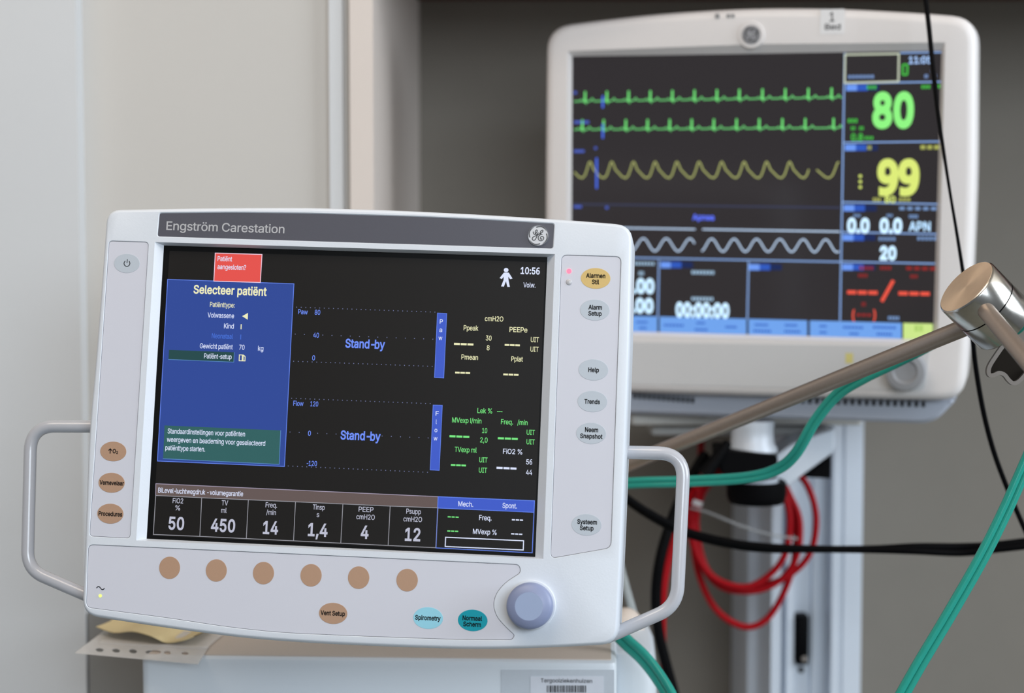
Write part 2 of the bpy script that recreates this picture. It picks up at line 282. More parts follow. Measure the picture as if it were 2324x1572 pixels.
# ---------------------------------------------------------------- lettering
# outlines of a plain sans-serif, per character: advance and loops (thousandths of the letter size)
GLYPHS = json.loads(r'''{" ":["188",""],"%":["676","175 283 146 286 121 297 101 314 86 335 78 360 75 388 75 412 78 440 87 464 101 486 121 503 146 513 175 517 206 513 230 503 250 486 264 464 273 440 276 412 276 388 273 360 264 335 250 314 230 297 205 286|175 327 198 332 212 346 221 365 223 388 223 412 221 435 213 454 198 468 175 473 153 468 138 454 130 435 127 412 127 388 130 365 138 346 153 332|501 -10 471 -6 446 5 426 21 412 43 403 68 400 95 400 120 403 147 412 172 427 194 447 210 471 221 501 225 531 221 556 210 576 194 590 172 598 147 601 120 601 95 598 68 589 43 575 21 555 5 531 -6|501 35 523 39 538 53 546 73 549 95 549 120 546 142 538 162 524 176 501 180 479 176 464 162 456 142 453 120 453 95 455 73 464 53 479 39|132 0 482 509 540 509 191 0"],"(":["273","89 207 92 264 101 324 114 384 132 441 153 494 177 539 236 539 212 485 191 428 174 370 161 313 154 258 151 207 154 161 160 115 172 67 188 16 209 -38 236 -96 177 -96 139 -21 111 55 95 131"],")":["273","37 -96 64 -37 86 18 102 69 113 116 120 162 122 207 119 258 112 313 99 370 82 428 62 485 37 539 97 539 121 494 142 441 159 384 173 323 181 264 184 207 178 130 161 53 134 -22 97 -96"],",":["188","38 -119 68 71 137 71 84 -119"],"-":["453","337 244 337 188 114 188 114 244"],".":["188","95 -4 78 -1 63 9 53 24 50 41 53 59 63 73 78 83 95 87 113 83 128 73 138 59 141 41 138 24 128 9 113 -1"],"/":["249","235 533 71 -76 14 -76 178 533"],"0":["453","227 -7 174 1 130 24 95 62 69 113 53 178 48 254 53 330 69 395 95 447 130 484 174 508 227 516 279 508 323 484 358 447 384 395 400 330 405 254 400 178 384 113 359 62 323 24 279 1|227 50 261 56 290 74 313 103 330 144 340 194 344 254 340 314 330 365 313 405 290 435 261 453 227 460 192 453 163 435 140 405 123 365 113 314 109 254 113 194 123 144 140 103 163 74 192 56"],"1":["453","76 0 76 55 391 55 391 0|276 509 276 0 212 0 212 448 209 448 86 358 86 427 198 509"],"2":["453","64 0 64 47 234 229 261 257 282 282 299 305 311 327 318 348 320 371 317 397 308 419 293 436 273 449 250 457 224 460 196 457 172 447 153 433 139 413 130 390 127 362 66 362 71 405 86 442 111 473 143 496 182 511 225 516 268 511 306 497 337 474 361 445 376 411 381 372 378 345 371 318 357 290 336 259 306 223 267 180 153 60 153 57 389 57 389 0"],"3":["453","218 -7 173 -3 133 10 98 30 70 57 52 91 44 132 109 132 115 107 126 87 144 71 165 59 191 52 219 50 248 53 275 61 297 74 315 93 325 116 329 145 326 172 316 196 299 217 275 234 242 244 201 248 157 248 157 299 288 448 288 452 70 452 70 509 372 509 372 461 211 278 211 289 264 288 308 276 344 253 371 222 387 186 393 145 387 103 370 66 344 36 309 12 266 -2"],"4":["453","40 105 40 158 247 509 311 509 109 166 109 163 413 163 413 105|282 0 282 121 282 146 282 318 343 318 343 0"],"5":["453","221 -7 178 -2 140 11 108 32 83 60 66 93 60 130 122 130 127 108 138 89 154 73 173 60 196 52 221 50 250 53 276 64 298 82 314 104 324 131 328 162 324 193 314 221 297 244 275 262 248 273 218 277 192 275 167 268 145 258 128 246 67 253 96 509 366 509 366 452 151 452 134 301 136 301 155 315 178 325 203 331 229 334 263 330 294 321 321 306 345 285 364 260 379 231 388 199 391 163 385 117 369 76 343 41 309 15 268 -1"],"6":["393","205 -7 161 -1 121 17 87 48 62 91 45 148 40 217 40 261 44 305 52 346 64 386 81 422 103 454 132 480 168 500 211 513 261 516 276 516 293 515 309 514 322 510 322 456 309 459 295 462 279 464 264 465 221 460 187 448 159 429 139 403 123 373 113 338 107 300 104 260 109 260 125 283 148 302 178 315 215 319 274 309 320 279 351 230 360 164 350 93 318 39 270 5|204 46 243 53 273 75 293 111 299 164 294 207 276 241 248 262 207 269 178 265 152 255 131 239 116 220 106 199 103 176 106 145 114 116 129 88 148 66 174 52"],"7":["453","97 0 323 448 323 452 62 452 62 509 391 509 391 449 165 0"],"8":["453","226 -7 178 -2 136 11 101 33 74 62 57 96 52 135 55 166 65 195 81 220 101 241 125 256 153 265 153 267 119 282 93 308 76 342 70 380 75 417 90 450 114 477 146 498 184 511 226 516 269 511 306 498 337 477 361 450 377 417 382 380 376 342 359 308 333 282 300 267 300 265 327 256 351 241 372 220 387 195 397 166 401 135 395 96 378 62 352 33 317 11 275 -2|226 49 258 52 285 60 307 74 323 91 333 113 337 139 333 165 322 189 305 208 283 223 256 232 226 235 196 232 169 223 147 208 130 189 119 165 115 139 119 113 129 91 145 74 167 60 195 52|226 290 252 292 274 300 293 313 307 330 316 351 319 376 316 399 308 420 294 437 275 449 252 457 226 460 200 457 177 449 159 437 145 420 136 399 133 376 136 351 145 330 159 313 178 300 201 292"],"9":["393","135 -7 121 -6 105 -6 89 -4 75 -1 75 53 88 50 103 47 119 45 133 45 177 49 211 62 238 81 259 106 273 136 284 171 290 210 294 249 289 249 272 226 249 208 219 195 182 191 122 201 76 231 47 280 37 345 48 417 79 471 128 505 192 516 237 511 276 492 310 462 336 418 353 362 358 292 357 249 353 205 345 163 333 123 317 87 294 56 265 29 230 9 187 -3|191 240 220 244 246 254 266 271 282 290 292 311 295 333 292 364 283 394 269 422 249 444 224 458 192 463 155 456 125 434 105 398 98 345 104 302 121 269 150 248"],":":["188","95 -4 78 -1 63 9 53 24 50 41 53 59 63 73 78 83 95 87 113 83 128 73 138 59 141 41 138 24 128 9 113 -1|95 271 78 274 63 284 53 299 50 316 53 334 63 349 78 359 95 362 113 359 128 349 138 334 141 316 138 299 128 284 113 274"],"?":["358","132 152 132 159 134 200 141 230 153 252 168 269 187 284 209 298 230 314 247 334 258 357 262 384 259 406 250 425 237 441 220 452 200 459 178 462 157 459 137 453 120 441 106 425 96 404 92 378 27 378 33 418 49 452 73 479 103 499 138 511 178 516 219 511 255 498 284 478 306 451 319 418 324 382 319 344 306 311 284 284 254 261 235 248 219 235 207 221 200 205 195 185 194 158 194 152|164 -4 146 -1 131 9 121 24 118 41 121 58 131 73 146 83 164 86 181 83 196 73 206 58 209 41 206 24 196 9 181 -1"],"A":["480","16 0 201 509 276 509 463 0 395 0 287 302 276 334 264 372 250 420 232 478 245 478 228 419 213 371 201 333 191 302 85 0|110 142 110 199 370 199 370 142"],"B":["456","60 0 60 509 241 509 289 504 329 491 359 469 381 442 394 410 398 374 395 344 387 320 373 301 356 286 336 275 315 267 315 262 339 257 363 245 385 227 402 203 414 173 418 136 413 100 400 67 377 39 344 18 301 4 247 0|125 57 245 57 296 63 330 80 349 105 355 137 352 161 342 184 327 203 306 218 279 228 248 231 125 231|125 285 238 285 265 288 288 296 308 309 323 326 333 348 336 372 330 403 313 429 283 446 240 452 125 452"],"C":["510","267 -7 205 1 150 25 104 63 70 115 48 179 40 254 48 329 70 393 104 445 150 484 205 508 267 516 305 513 340 504 373 490 402 471 427 447 448 418 463 385 473 348 408 348 401 373 389 395 375 413 357 428 337 440 315 449 292 454 267 456 223 450 184 432 150 403 125 364 109 314 103 254 109 194 125 145 151 105 184 76 223 59 267 53 292 55 315 60 337 69 357 81 375 96 389 114 401 136 408 160 473 160 463 124 448 91 428 62 402 38 373 19 341 5 305 -4"],"E":["419","60 0 60 509 372 509 372 452 125 452 125 286 355 286 355 229 125 229 125 57 375 57 375 0"],"F":["410","60 0 60 509 369 509 369 452 125 452 125 278 346 278 346 221 125 221 125 0"],"G":["520","269 -7 205 1 149 25 104 64 69 116 47 179 40 254 47 329 69 393 103 445 149 484 203 508 265 516 304 513 340 504 374 489 403 469 429 445 449 416 465 384 474 349 408 349 399 372 387 393 373 411 356 427 337 439 315 448 291 454 265 456 222 450 183 432 150 404 125 364 109 314 103 254 109 194 125 145 151 105 184 76 224 59 269 53 309 57 345 71 374 93 396 123 410 160 415 202 434 199 283 199 283 256 478 256 478 200 471 141 451 91 419 50 377 19 326 0"],"H":["517","60 0 60 509 125 509 125 289 392 289 392 509 457 509 457 0 392 0 392 232 125 232 125 0"],"I":["300","31 0 31 57 118 57 118 452 31 452 31 509 269 509 269 452 183 452 183 57 269 57 269 0"],"K":["467","104 145 104 216 122 239 139 261 157 282 174 303 193 324 212 344 364 509 448 509 231 276 228 276|60 0 60 509 125 509 125 334 124 225 125 193 125 0|372 0 188 259 228 309 449 0"],"L":["393","60 0 60 509 125 509 125 57 361 57 361 0"],"M":["628","60 0 60 509 152 509 277 187 282 174 287 159 293 141 299 123 305 103 311 84 317 65 322 49 307 49 312 65 318 83 324 102 330 121 336 140 342 158 348 174 352 187 476 509 568 509 568 0 504 0 504 291 504 308 504 327 505 347 505 369 506 391 506 413 507 435 507 457 513 457 505 433 498 409 490 386 482 363 474 341 467 322 461 305 456 291 342 0 286 0 170 291 165 304 159 321 152 340 145 361 137 384 129 408 121 432 112 457 119 457 119 437 120 416 120 394 121 372 121 350 122 328 122 309 122 291 122 0"],"N":["523","60 0 60 509 136 509 343 183 352 169 363 151 375 130 388 107 401 82 414 55 405 54 402 81 401 108 400 134 399 157 399 178 399 195 399 509 463 509 463 0 387 0 202 290 190 310 177 331 164 354 148 381 130 413 108 452 119 454 121 417 122 384 123 354 124 328 125 307 125 291 125 0"],"O":["533","267 -7 205 1 150 25 105 63 70 115 48 179 40 254 48 329 70 393 105 445 150 484 205 508 267 516 329 508 384 484 429 445 464 393 486 329 493 254 486 179 464 115 429 63 384 25 329 1|267 53 310 59 349 76 383 105 408 144 425 194 430 254 425 314 408 365 383 404 349 433 310 450 267 456 223 450 184 433 151 404 125 364 109 314 103 254 109 194 125 144 151 105 184 76 223 59"],"P":["445","60 0 60 509 235 509 289 503 332 487 366 462 390 430 404 391 409 348 404 304 390 265 366 233 332 207 289 191 235 186 109 186 109 242 233 242 269 246 297 256 318 272 333 294 342 319 344 348 342 376 333 402 318 423 297 439 268 449 232 452 125 452 125 0"],"S":["447","224 -9 172 -4 128 9 91 31 64 60 46 96 38 137 104 137 110 110 123 88 142 71 166 59 194 52 224 49 257 52 286 60 311 74 329 92 341 114 346 139 342 161 332 179 316 193 296 205 272 214 245 222 184 239 128 260 86 289 60 326 52 372 58 413 75 448 102 476 138 498 180 511 227 516 275 511 316 498 351 476 377 449 394 415 401 378 337 378 326 412 302 437 267 453 225 459 194 456 167 448 145 435 129 418 118 398 115 376 119 352 131 334 148 319 169 308 191 300 212 293 264 279 287 272 312 264 336 252 359 238 379 220 395 198 405 171 408 139 403 99 386 64 360 34 323 11 278 -4"],"T":["449","32 452 32 509 417 509 417 452 257 452 257 0 193 0 193 452"],"U":["517","259 -8 203 -2 154 15 114 43 85 80 66 124 60 173 60 509 124 509 124 178 128 144 141 113 160 87 187 68 220 56 259 52 298 56 331 68 357 87 377 113 389 144 393 178 393 509 457 509 457 173 451 124 433 80 403 43 363 15 315 -2"],"V":["480","204 0 16 509 84 509 192 206 203 176 215 137 230 89 248 31 235 31 252 90 267 138 279 176 290 206 395 509 463 509 278 0"],"a":["389","160 -9 126 -5 94 5 68 22 48 45 35 73 30 108 34 138 43 161 58 179 78 193 100 203 125 211 152 216 178 220 209 224 234 227 252 230 265 235 273 243 276 255 276 257 273 279 267 297 256 311 240 322 220 329 196 331 171 329 149 322 132 313 118 301 107 288 100 274 41 291 57 322 79 346 104 364 133 375 163 382 194 384 215 383 239 379 263 372 286 360 306 343 322 320 333 290 337 251 337 0 277 0 277 52 272 52 264 38 252 25 236 12 215 1 190 -6|170 45 202 49 228 59 248 74 263 93 272 115 276 138 276 190 270 186 259 182 246 179 231 176 216 173 200 171 186 169 175 168 154 164 134 159 117 150 103 139 95 124 92 105 94 87 102 72 114 61 130 52 149 47"],"b":["424","229 -8 198 -5 172 4 153 17 138 31 127 46 118 59 112 59 112 0 53 0 53 509 114 509 114 319 118 319 127 331 137 346 152 360 171 373 197 381 229 384 274 378 313 361 345 332 370 293 385 245 390 189 385 133 370 84 346 45 313 16 274 -2|220 47 253 51 279 66 301 88 316 117 325 151 328 189 325 227 316 261 301 290 280 311 253 325 220 330 188 325 161 312 140 291 125 263 116 229 113 189 116 150 125 115 140 86 162 65 188 51"],"c":["396","207 -8 159 -2 117 16 82 46 56 85 40 133 34 187 40 243 56 291 82 330 117 360 159 378 207 384 234 383 260 377 284 368 305 356 324 341 340 322 353 301 362 277 303 262 298 276 290 289 281 301 270 311 257 319 242 325 226 329 207 330 173 325 145 310 124 287 108 258 99 224 96 187 99 151 108 117 124 89 145 66 173 51 207 46 226 48 243 52 258 58 271 66 282 76 292 89 299 102 304 117 363 102 354 78 341 56 325 37 306 21 285 9 261 -1 235 -6"],"d":["424","195 -8 151 -2 111 16 79 45 55 84 39 133 34 189 39 245 55 293 79 332 112 361 151 378 196 384 228 381 253 373 272 360 287 346 298 331 306 319 311 319 311 509 372 509 372 0 313 0 313 59 307 59 298 46 287 31 272 17 252 4 227 -5|205 47 236 51 263 65 284 86 299 115 309 150 312 189 309 229 300 263 284 291 263 312 237 325 205 330 172 325 145 311 124 290 108 261 99 227 96 189 99 151 109 117 124 88 145 66 172 51"],"e":["404","212 -8 161 -2 117 16 82 46 56 85 40 132 34 187 39 242 55 290 81 329 115 359 157 378 205 384 236 382 266 374 294 361 319 341 341 315 357 282 368 242 371 194 371 169 75 169 75 221 338 221 310 202 307 237 298 269 283 294 263 314 237 326 205 330 173 326 146 313 125 294 109 270 99 241 96 211 96 178 100 139 110 106 128 80 151 61 179 50 212 46 234 48 254 53 271 61 285 73 297 88 306 105 365 91 353 63 335 39 311 19 283 4 249 -5"],"g":["425","207 -151 168 -148 134 -140 105 -127 82 -110 64 -91 51 -69 101 -41 110 -53 122 -66 136 -78 154 -88 178 -95 207 -97 249 -92 282 -75 304 -47 311 -6 311 68 306 68 298 56 287 41 272 28 252 16 227 8 195 5 152 10 113 27 80 53 55 90 39 136 34 191 39 246 55 293 80 332 112 361 152 378 196 384 228 382 253 373 273 360 288 346 299 331 308 319 313 319 313 379 372 379 372 -9 367 -54 350 -90 324 -117 291 -136 251 -147|205 59 237 63 264 75 285 95 300 121 309 154 312 193 309 231 300 264 285 291 264 312 237 325 205 330 172 325 145 312 124 290 109 262 99 229 96 193 99 155 109 123 124 96 145 76 172 63"],"h":["410","114 227 114 0 53 0 53 509 114 509 114 287 102 287 124 332 152 362 187 379 227 384 264 380 295 369 321 349 341 321 353 285 357 240 357 0 296 0 296 235 290 275 273 304 246 323 210 329 184 326 161 317 141 303 126 283 117 257"],"i":["167","53 0 53 379 114 379 114 0|84 443 67 446 54 455 44 468 41 483 44 499 54 512 67 521 84 524 100 521 114 512 123 499 126 483 123 468 114 455 100 446"],"k":["381","110 137 110 212 121 212 284 379 360 379 184 199 177 199|53 0 53 509 114 509 114 0|294 0 148 186 191 229 372 0"],"l":["189","139 -2 101 3 74 20 58 47 53 84 53 509 114 509 114 99 115 77 120 62 130 54 146 52 154 52 160 53 165 53 170 54 181 3 172 1 162 -1 151 -2"],"m":["610","53 0 53 379 112 379 112 295 108 295 118 323 132 346 151 363 172 376 195 384 219 386 257 380 287 361 309 331 321 295 312 295 322 321 337 343 357 361 381 375 407 383 437 386 468 383 497 372 522 354 541 328 553 296 557 255 557 0 496 0 496 254 490 289 473 313 447 326 419 330 395 328 374 320 358 307 345 290 338 270 335 247 335 0 274 0 274 260 269 288 253 311 229 326 199 330 178 328 158 320 140 307 126 289 117 266 114 238 114 0"],"n":["410","114 227 114 0 53 0 53 379 112 379 112 287 102 287 124 332 152 362 187 379 227 384 264 380 295 369 321 349 341 321 353 285 357 240 357 0 296 0 296 235 290 275 273 304 246 323 210 329 184 326 161 317 141 303 126 283 117 257"],"o":["415","207 -8 159 -2 117 16 82 46 56 85 40 133 34 187 40 243 56 291 82 330 117 360 159 378 207 384 256 378 299 360 333 330 359 291 376 243 381 187 376 133 359 85 333 46 299 16 256 -2|207 46 242 51 270 66 292 89 307 117 316 151 319 187 316 224 307 258 292 287 270 310 242 325 207 330 173 325 145 310 124 287 108 258 99 224 96 187 99 151 108 117 124 89 145 66 173 51"],"p":["424","53 -143 53 379 112 379 112 319 118 319 126 331 137 346 152 360 171 373 197 381 229 384 274 378 313 361 345 332 370 293 385 245 390 189 385 133 370 84 346 45 313 16 274 -2 229 -8 198 -5 173 4 153 17 138 31 127 46 118 59 114 59 114 -143|220 47 253 51 279 66 301 88 316 117 325 151 328 189 325 227 316 261 301 290 280 311 253 325 220 330 188 325 161 312 140 291 125 263 116 229 113 189 116 150 125 115 140 86 162 65 188 51"],"q":["424","372 -143 311 -143 311 59 306 59 298 46 287 31 272 17 252 4 227 -5 195 -8 151 -2 111 16 79 45 55 84 39 133 34 189 39 245 55 293 79 332 112 361 151 378 196 384 228 381 253 373 272 360 287 346 298 331 307 319 313 319 313 379 372 379|205 47 236 51 263 65 284 86 299 115 309 150 312 189 309 229 300 263 284 291 263 312 237 325 205 330 172 325 145 311 124 290 108 261 99 227 96 189 99 151 109 117 124 88 145 66 172 51"],"r":["259","53 0 53 379 112 379 112 321 115 321 130 347 152 367 181 380 213 385 221 385 229 384 237 384 243 384 243 322 239 323 230 324 219 325 207 326 182 323 159 315 140 301 126 284 117 262 114 237 114 0"],"s":["365","182 -8 145 -5 112 3 84 18 62 38 45 63 36 94 94 107 105 79 124 60 150 49 181 45 217 50 244 62 262 81 268 103 265 121 254 136 237 147 212 155 149 170 104 186 72 208 53 237 47 274 51 305 65 332 87 354 115 370 149 381 187 384 223 381 254 372 279 358 299 339 314 316 324 290 268 277 258 298 243 316 219 328 187 333 156 329 131 317 114 299 109 277 112 258 124 243 144 232 172 223 229 209 275 194 306 171 325 142 331 107 326 75 312 47 290 24 260 6 223 -5"],"t":["227","204 379 204 327 6 327 6 379|65 471 126 471 126 98 128 76 136 61 150 53 170 50 177 50 185 51 194 52 202 54 213 2 203 -1 192 -3 180 -4 168 -4 125 2 92 21 72 52 65 93"],"u":["410","182 -5 146 -1 115 11 89 31 69 59 57 95 53 139 53 379 114 379 114 144 119 105 137 75 164 56 200 50 226 53 249 62 268 77 283 97 293 122 296 153 296 379 357 379 357 0 298 0 298 92 307 92 286 47 257 17 222 0"],"v":["389","163 0 17 379 84 379 165 155 177 121 187 87 196 53 206 21 184 21 194 53 203 87 213 121 224 155 305 379 371 379 226 0"],"w":["567","138 0 23 379 87 379 133 214 143 177 154 137 165 91 175 41 165 41 175 90 186 135 196 176 206 214 252 379 316 379 362 214 371 176 382 136 392 91 402 41 391 41 402 90 413 135 423 176 434 214 480 379 545 379 429 0 368 0 319 172 312 198 305 225 297 252 291 280 284 309 277 338 291 338 284 309 277 280 270 252 263 225 255 198 248 172 199 0"],"x":["379","21 0 171 218 171 171 29 379 100 379 147 306 164 279 179 253 193 229 207 206 175 206 190 229 202 253 216 279 233 306 282 379 352 379 209 169 209 214 358 0 287 0 231 85 214 112 200 136 187 159 173 182 205 182 191 159 178 136 165 112 148 85 91 0"],"y":["389","47 -139 61 -86 71 -87 88 -90 104 -89 118 -84 130 -74 141 -58 151 -36 163 -1 17 379 84 379 165 155 177 121 187 87 196 53 206 21 184 21 193 53 202 87 212 121 224 155 305 379 371 379 204 -58 191 -85 177 -107 159 -124 139 -136 117 -143 91 -145 77 -145 65 -143 54 -141"],"z":["380","42 0 42 46 254 320 254 323 48 323 48 379 333 379 333 331 126 60 126 56 339 56 339 0"],"ë":["404","212 -8 161 -2 117 16 82 46 56 85 40 132 34 187 39 242 55 290 81 329 115 359 157 378 205 384 236 382 266 374 294 361 319 341 341 315 357 282 368 242 371 194 371 169 75 169 75 221 338 221 310 202 307 237 298 269 283 294 263 314 237 326 205 330 173 326 146 313 125 294 109 270 99 241 96 211 96 178 100 139 110 106 128 80 151 61 179 50 212 46 234 48 254 53 271 61 285 73 297 88 306 105 365 91 353 63 335 39 311 19 283 4 249 -5|276 443 260 446 247 455 238 468 235 483 238 499 247 512 260 520 276 523 291 520 304 512 313 499 316 483 313 468 304 455 291 446|132 443 117 446 103 455 94 468 91 483 94 499 103 512 117 520 132 523 148 520 161 512 169 499 172 483 169 468 161 455 148 446"],"ö":["415","207 -8 159 -2 117 16 82 46 56 85 40 133 34 187 40 243 56 291 82 330 117 360 159 378 207 384 256 378 299 360 333 330 359 291 376 243 381 187 376 133 359 85 333 46 299 16 256 -2|207 46 242 51 270 66 292 89 307 117 316 151 319 187 316 224 307 258 292 287 270 310 242 325 207 330 173 325 145 310 124 287 108 258 99 224 96 187 99 151 108 117 124 89 145 66 173 51|279 443 264 446 251 455 242 468 239 483 242 499 251 512 264 520 279 523 295 520 308 512 317 499 320 483 317 468 308 455 295 446|136 443 120 446 107 455 98 468 95 483 98 499 107 512 120 520 136 523 151 520 164 512 173 499 176 483 173 468 164 455 151 446"]}''')
FONT = {}
def winding(p, l):
    w = 0
    for i in range(len(l)):
        a, b = l[i - 1], l[i]; s_ = (b[0] - a[0]) * (p[1] - a[1]) - (p[0] - a[0]) * (b[1] - a[1])
        if a[1] <= p[1] < b[1] and s_ > 0: w += 1
        elif b[1] <= p[1] < a[1] and s_ < 0: w -= 1
    return w
def glyph(ch, fat):
    if (ch, fat) not in FONT:
        adv, d = GLYPHS[ch]; vs, fs = [], []
        if d:
            loops = []
            for part in d.split('|'):
                n = [int(q) / 1000 for q in part.split(' ')]; l = [Vector((n[i], n[i + 1])) for i in range(0, len(n), 2)]
                l = [p for i, p in enumerate(l) if (p - l[i - 1]).length > 1e-4]
                loops.append(inset(l, fat) if fat else l)
            pts, ed = [], []
            for l in loops:
                k = len(pts); pts += l; ed += [(k + i, k + (i + 1) % len(l)) for i in range(len(l))]
            vo, _, tr, *_r = delaunay_2d_cdt([p * 10 for p in pts], ed, [], 0, 1e-5)
            vs = [v / 10 for v in vo]
            for t in tr:
                p, q, r = (vs[i] for i in t); c = (p + q + r) / 3
                if sum(winding(c, l) for l in loops): fs.append(tuple(t) if (q - p).cross(r - p) > 0 else tuple(reversed(t)))
        FONT[ch, fat] = (int(adv) / 1000 - (.12 if ch == '-' else 0), vs, fs)
    return FONT[ch, fat]
def glyphs(st, bold):
    """2D triangles of a string at letter size 1"""
    fat = .042 if bold > .04 else .028 if bold > .025 else .022 if bold > .015 else .008; track = .006 if bold > .015 else -.012
    vs, fs, x = [], [], 0.0
    for ch in st:
        adv, gv, gf = glyph(ch, fat); k = len(vs)
        vs += [(v[0] + x, v[1], 0) for v in gv]; fs += [tuple(k + i for i in f) for f in gf]; x += adv + track
    return vs, fs
CAPH = max(v[1] for v in glyphs('H', 0)[0])

class Panel:
    """a flat face of a device: local x right, y up, z towards the viewer; metres"""
    def __init__(s, t, a, b):
        s.t, s.a, s.b = Vector(t), Vector(a).normalized(), Vector(b)
        s.b = (s.b - s.a * s.a.dot(s.b)).normalized(); s.n = -s.a.cross(s.b)           # camera space is left-handed here: -n faces away
        wa, wb = RT * s.a.x + UP * s.a.y + FW * s.a.z, RT * s.b.x + UP * s.b.y + FW * s.b.z
        wn = wa.cross(wb); o = c2w(s.t)
        s.m = Matrix(((wa.x, wb.x, wn.x, o.x), (wa.y, wb.y, wn.y, o.y), (wa.z, wb.z, wn.z, o.z), (0, 0, 0, 1)))
    def uv(s, px, py, z=0.0):
        r = ray(px, py); q = s.t + s.n * z
        k = q.dot(s.n) / r.dot(s.n); p = r * k - s.t
        return Vector((p.dot(s.a), p.dot(s.b)))
    def loop(s, pts, z=0.0): return [s.uv(x, y, z) for x, y in pts]
    def rect(s, x0, y0, x1, y1, z=0.0):
        c = s.uv((x0 + x1) / 2, (y0 + y1) / 2, z); k = s.k(z); w, h = (x1 - x0) * k / 2, (y1 - y0) * k / 2
        return [c + Vector(q) for q in ((-w, -h), (w, -h), (w, h), (-w, h))]
    def k(s, z=0.0): return s.t.z / F
    def text(s, mb, st, cx, cy, w, h, m, z, bold=0.0, z0=None):
        vs, fs = glyphs(st, bold); x0 = min(v[0] for v in vs); x1 = max(v[0] for v in vs)
        k = s.k(); c = s.uv(cx, cy, z); sx = w * k / (x1 - x0); sy = h * k / CAPH
        mb.add([(c.x + (v[0] - (x0 + x1) / 2) * sx, c.y + (v[1] - CAPH / 2) * sy, z) for v in vs], fs, m)
    def line(s, mb, pts, wpx, m, z, closed=False):
        k = s.k(); p = [s.uv(x, y, z) for x, y in pts]
        stroke(mb, p, wpx * k, m, z, closed)
    def dashes(s, mb, cx, cy, w, h, m, z, n=3, gap=.14):
        k = s.k(); c = s.uv(cx, cy, z); u = w * k / (n + (n - 1) * gap); 
        for i in range(n):
            x = c.x - w * k / 2 + i * u * (1 + gap)
            flat(mb, [Vector((x, c.y - h * k / 2)), Vector((x + u, c.y - h * k / 2)), Vector((x + u, c.y + h * k / 2)), Vector((x, c.y + h * k / 2))], z, m)
def stroke(mb, p, w, m, z, closed=False):
    n = len(p); L = []; R = []
    for i in range(n):
        a = p[i - 1] if (i or closed) else p[i]; b = p[(i + 1) % n] if (i < n - 1 or closed) else p[i]
        d1 = (p[i] - a); d2 = (b - p[i])
        if d1.length < 1e-9: d1 = d2
        if d2.length < 1e-9: d2 = d1
        n1 = Vector((-d1.y, d1.x)).normalized(); n2 = Vector((-d2.y, d2.x)).normalized(); q = (n1 + n2)
        q = q.normalized() if q.length > 1e-6 else n1; c = max(.5, q.dot(n1))
        L.append(p[i] + q * w / 2 / c); R.append(p[i] - q * w / 2 / c)
    vs = [(v.x, v.y, z) for v in R] + [(v.x, v.y, z) for v in L]
    mb.add(vs, [(i, (i + 1) % n, n + (i + 1) % n, n + i) for i in range(n if closed else n - 1)], m)

def shell(mb, loop, zf, r, depth, m, holes=(), back_inset=.004, rz=None):
    """rounded-edge housing with a flat front pierced by HOLES"""
    l = ccw(loop); N = 7; rings = []
    for k in range(N):
        a = math.pi / 2 * k / (N - 1); rings.append((r * (1 - math.sin(a)), zf - (rz or r) * (1 - math.cos(a))))
    rings += [(0, zf - depth + back_inset), (back_inset, zf - depth)]
    ls = [inset(l, d) if d else l for d, _ in rings]
    hs = [ccw(h) for h in holes]
    cap(mb, [ls[0]] + hs, zf, m)
    for i in range(len(rings) - 1): ring(mb, ls[i], ls[i + 1], rings[i][1], rings[i + 1][1], m)
    cap(mb, [ls[-1]], rings[-1][1], m, True)
def pit(mb, hole, zf, ch, dep, m, floor):
    """chamfered pocket below a hole in a face; FLOOR is the material of its bottom"""
    h = ccw(hole); i1 = inset(h, ch)
    ring(mb, i1, h, zf - ch, zf, m); ring(mb, i1, i1, zf - dep, zf - ch, m)
    cap(mb, [i1], zf - dep, floor)

# ================================================================ THE ROOM
wy = at(1162, 786, 1.9).y
def slab(name, x0, x1, y0, y1, z0, z1, m, kind='structure'):
    mb = MB(); box(mb, ((x0 + x1) / 2, (y0 + y1) / 2, (z0 + z1) / 2), (x1 - x0, y1 - y0, z1 - z0), m)
    return tag(mb.build(name), kind=kind)
slab('floor', -3, 3, -2.6, 2.2, -.05, 0, M_floor)
slab('ceiling', -3, 3, -2.6, 2.2, 2.7, 2.75, M_ceil)
slab('wall_back', -.35, 3, wy, wy + .12, 0, 2.7, M_wall)
# cream panelled wall standing in front of the taupe wall, with a splayed return at its right edge
xe = at(848, 400, 1.50); xr = at(955, 400, 1.9)
yp = xe.y
mb = MB()
def vprism(mb, plan, z0, z1, m):
    l = ccw(plan); cap(mb, [l], z1, m); cap(mb, [l], z0, m, True); ring(mb, l, l, z1, z0, m)
xs = at(795, 400, 1.5).x
vprism(mb, [(xs, yp), (xe.x, yp), (xr.x, wy + .01), (xs, wy + .01)], 0, 2.7, M_trim)
tag(mb.build('trim_1'), kind='structure')
x2 = at(197, 400, 1.52).x
slab('wall_left', x2, xs, yp + .012, wy + .01, 0, 2.7, M_panel)
xq = at(747, 400, 1.5).x
slab('trim_2', xq, xs - .006, yp + .004, yp + .012, 0, 2.7, M_panel2)
slab('trim_3', -1.6, x2, yp - .01, wy + .01, 0, 2.7, M_panel2)
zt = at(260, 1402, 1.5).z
slab('wall_shadow_left', x2 + .001, at(420, 1402, 1.5).x, yp - .006, yp + .012, 0, zt, M_dark)  # dark slab added where the lower wall lies in the ventilator's shadow

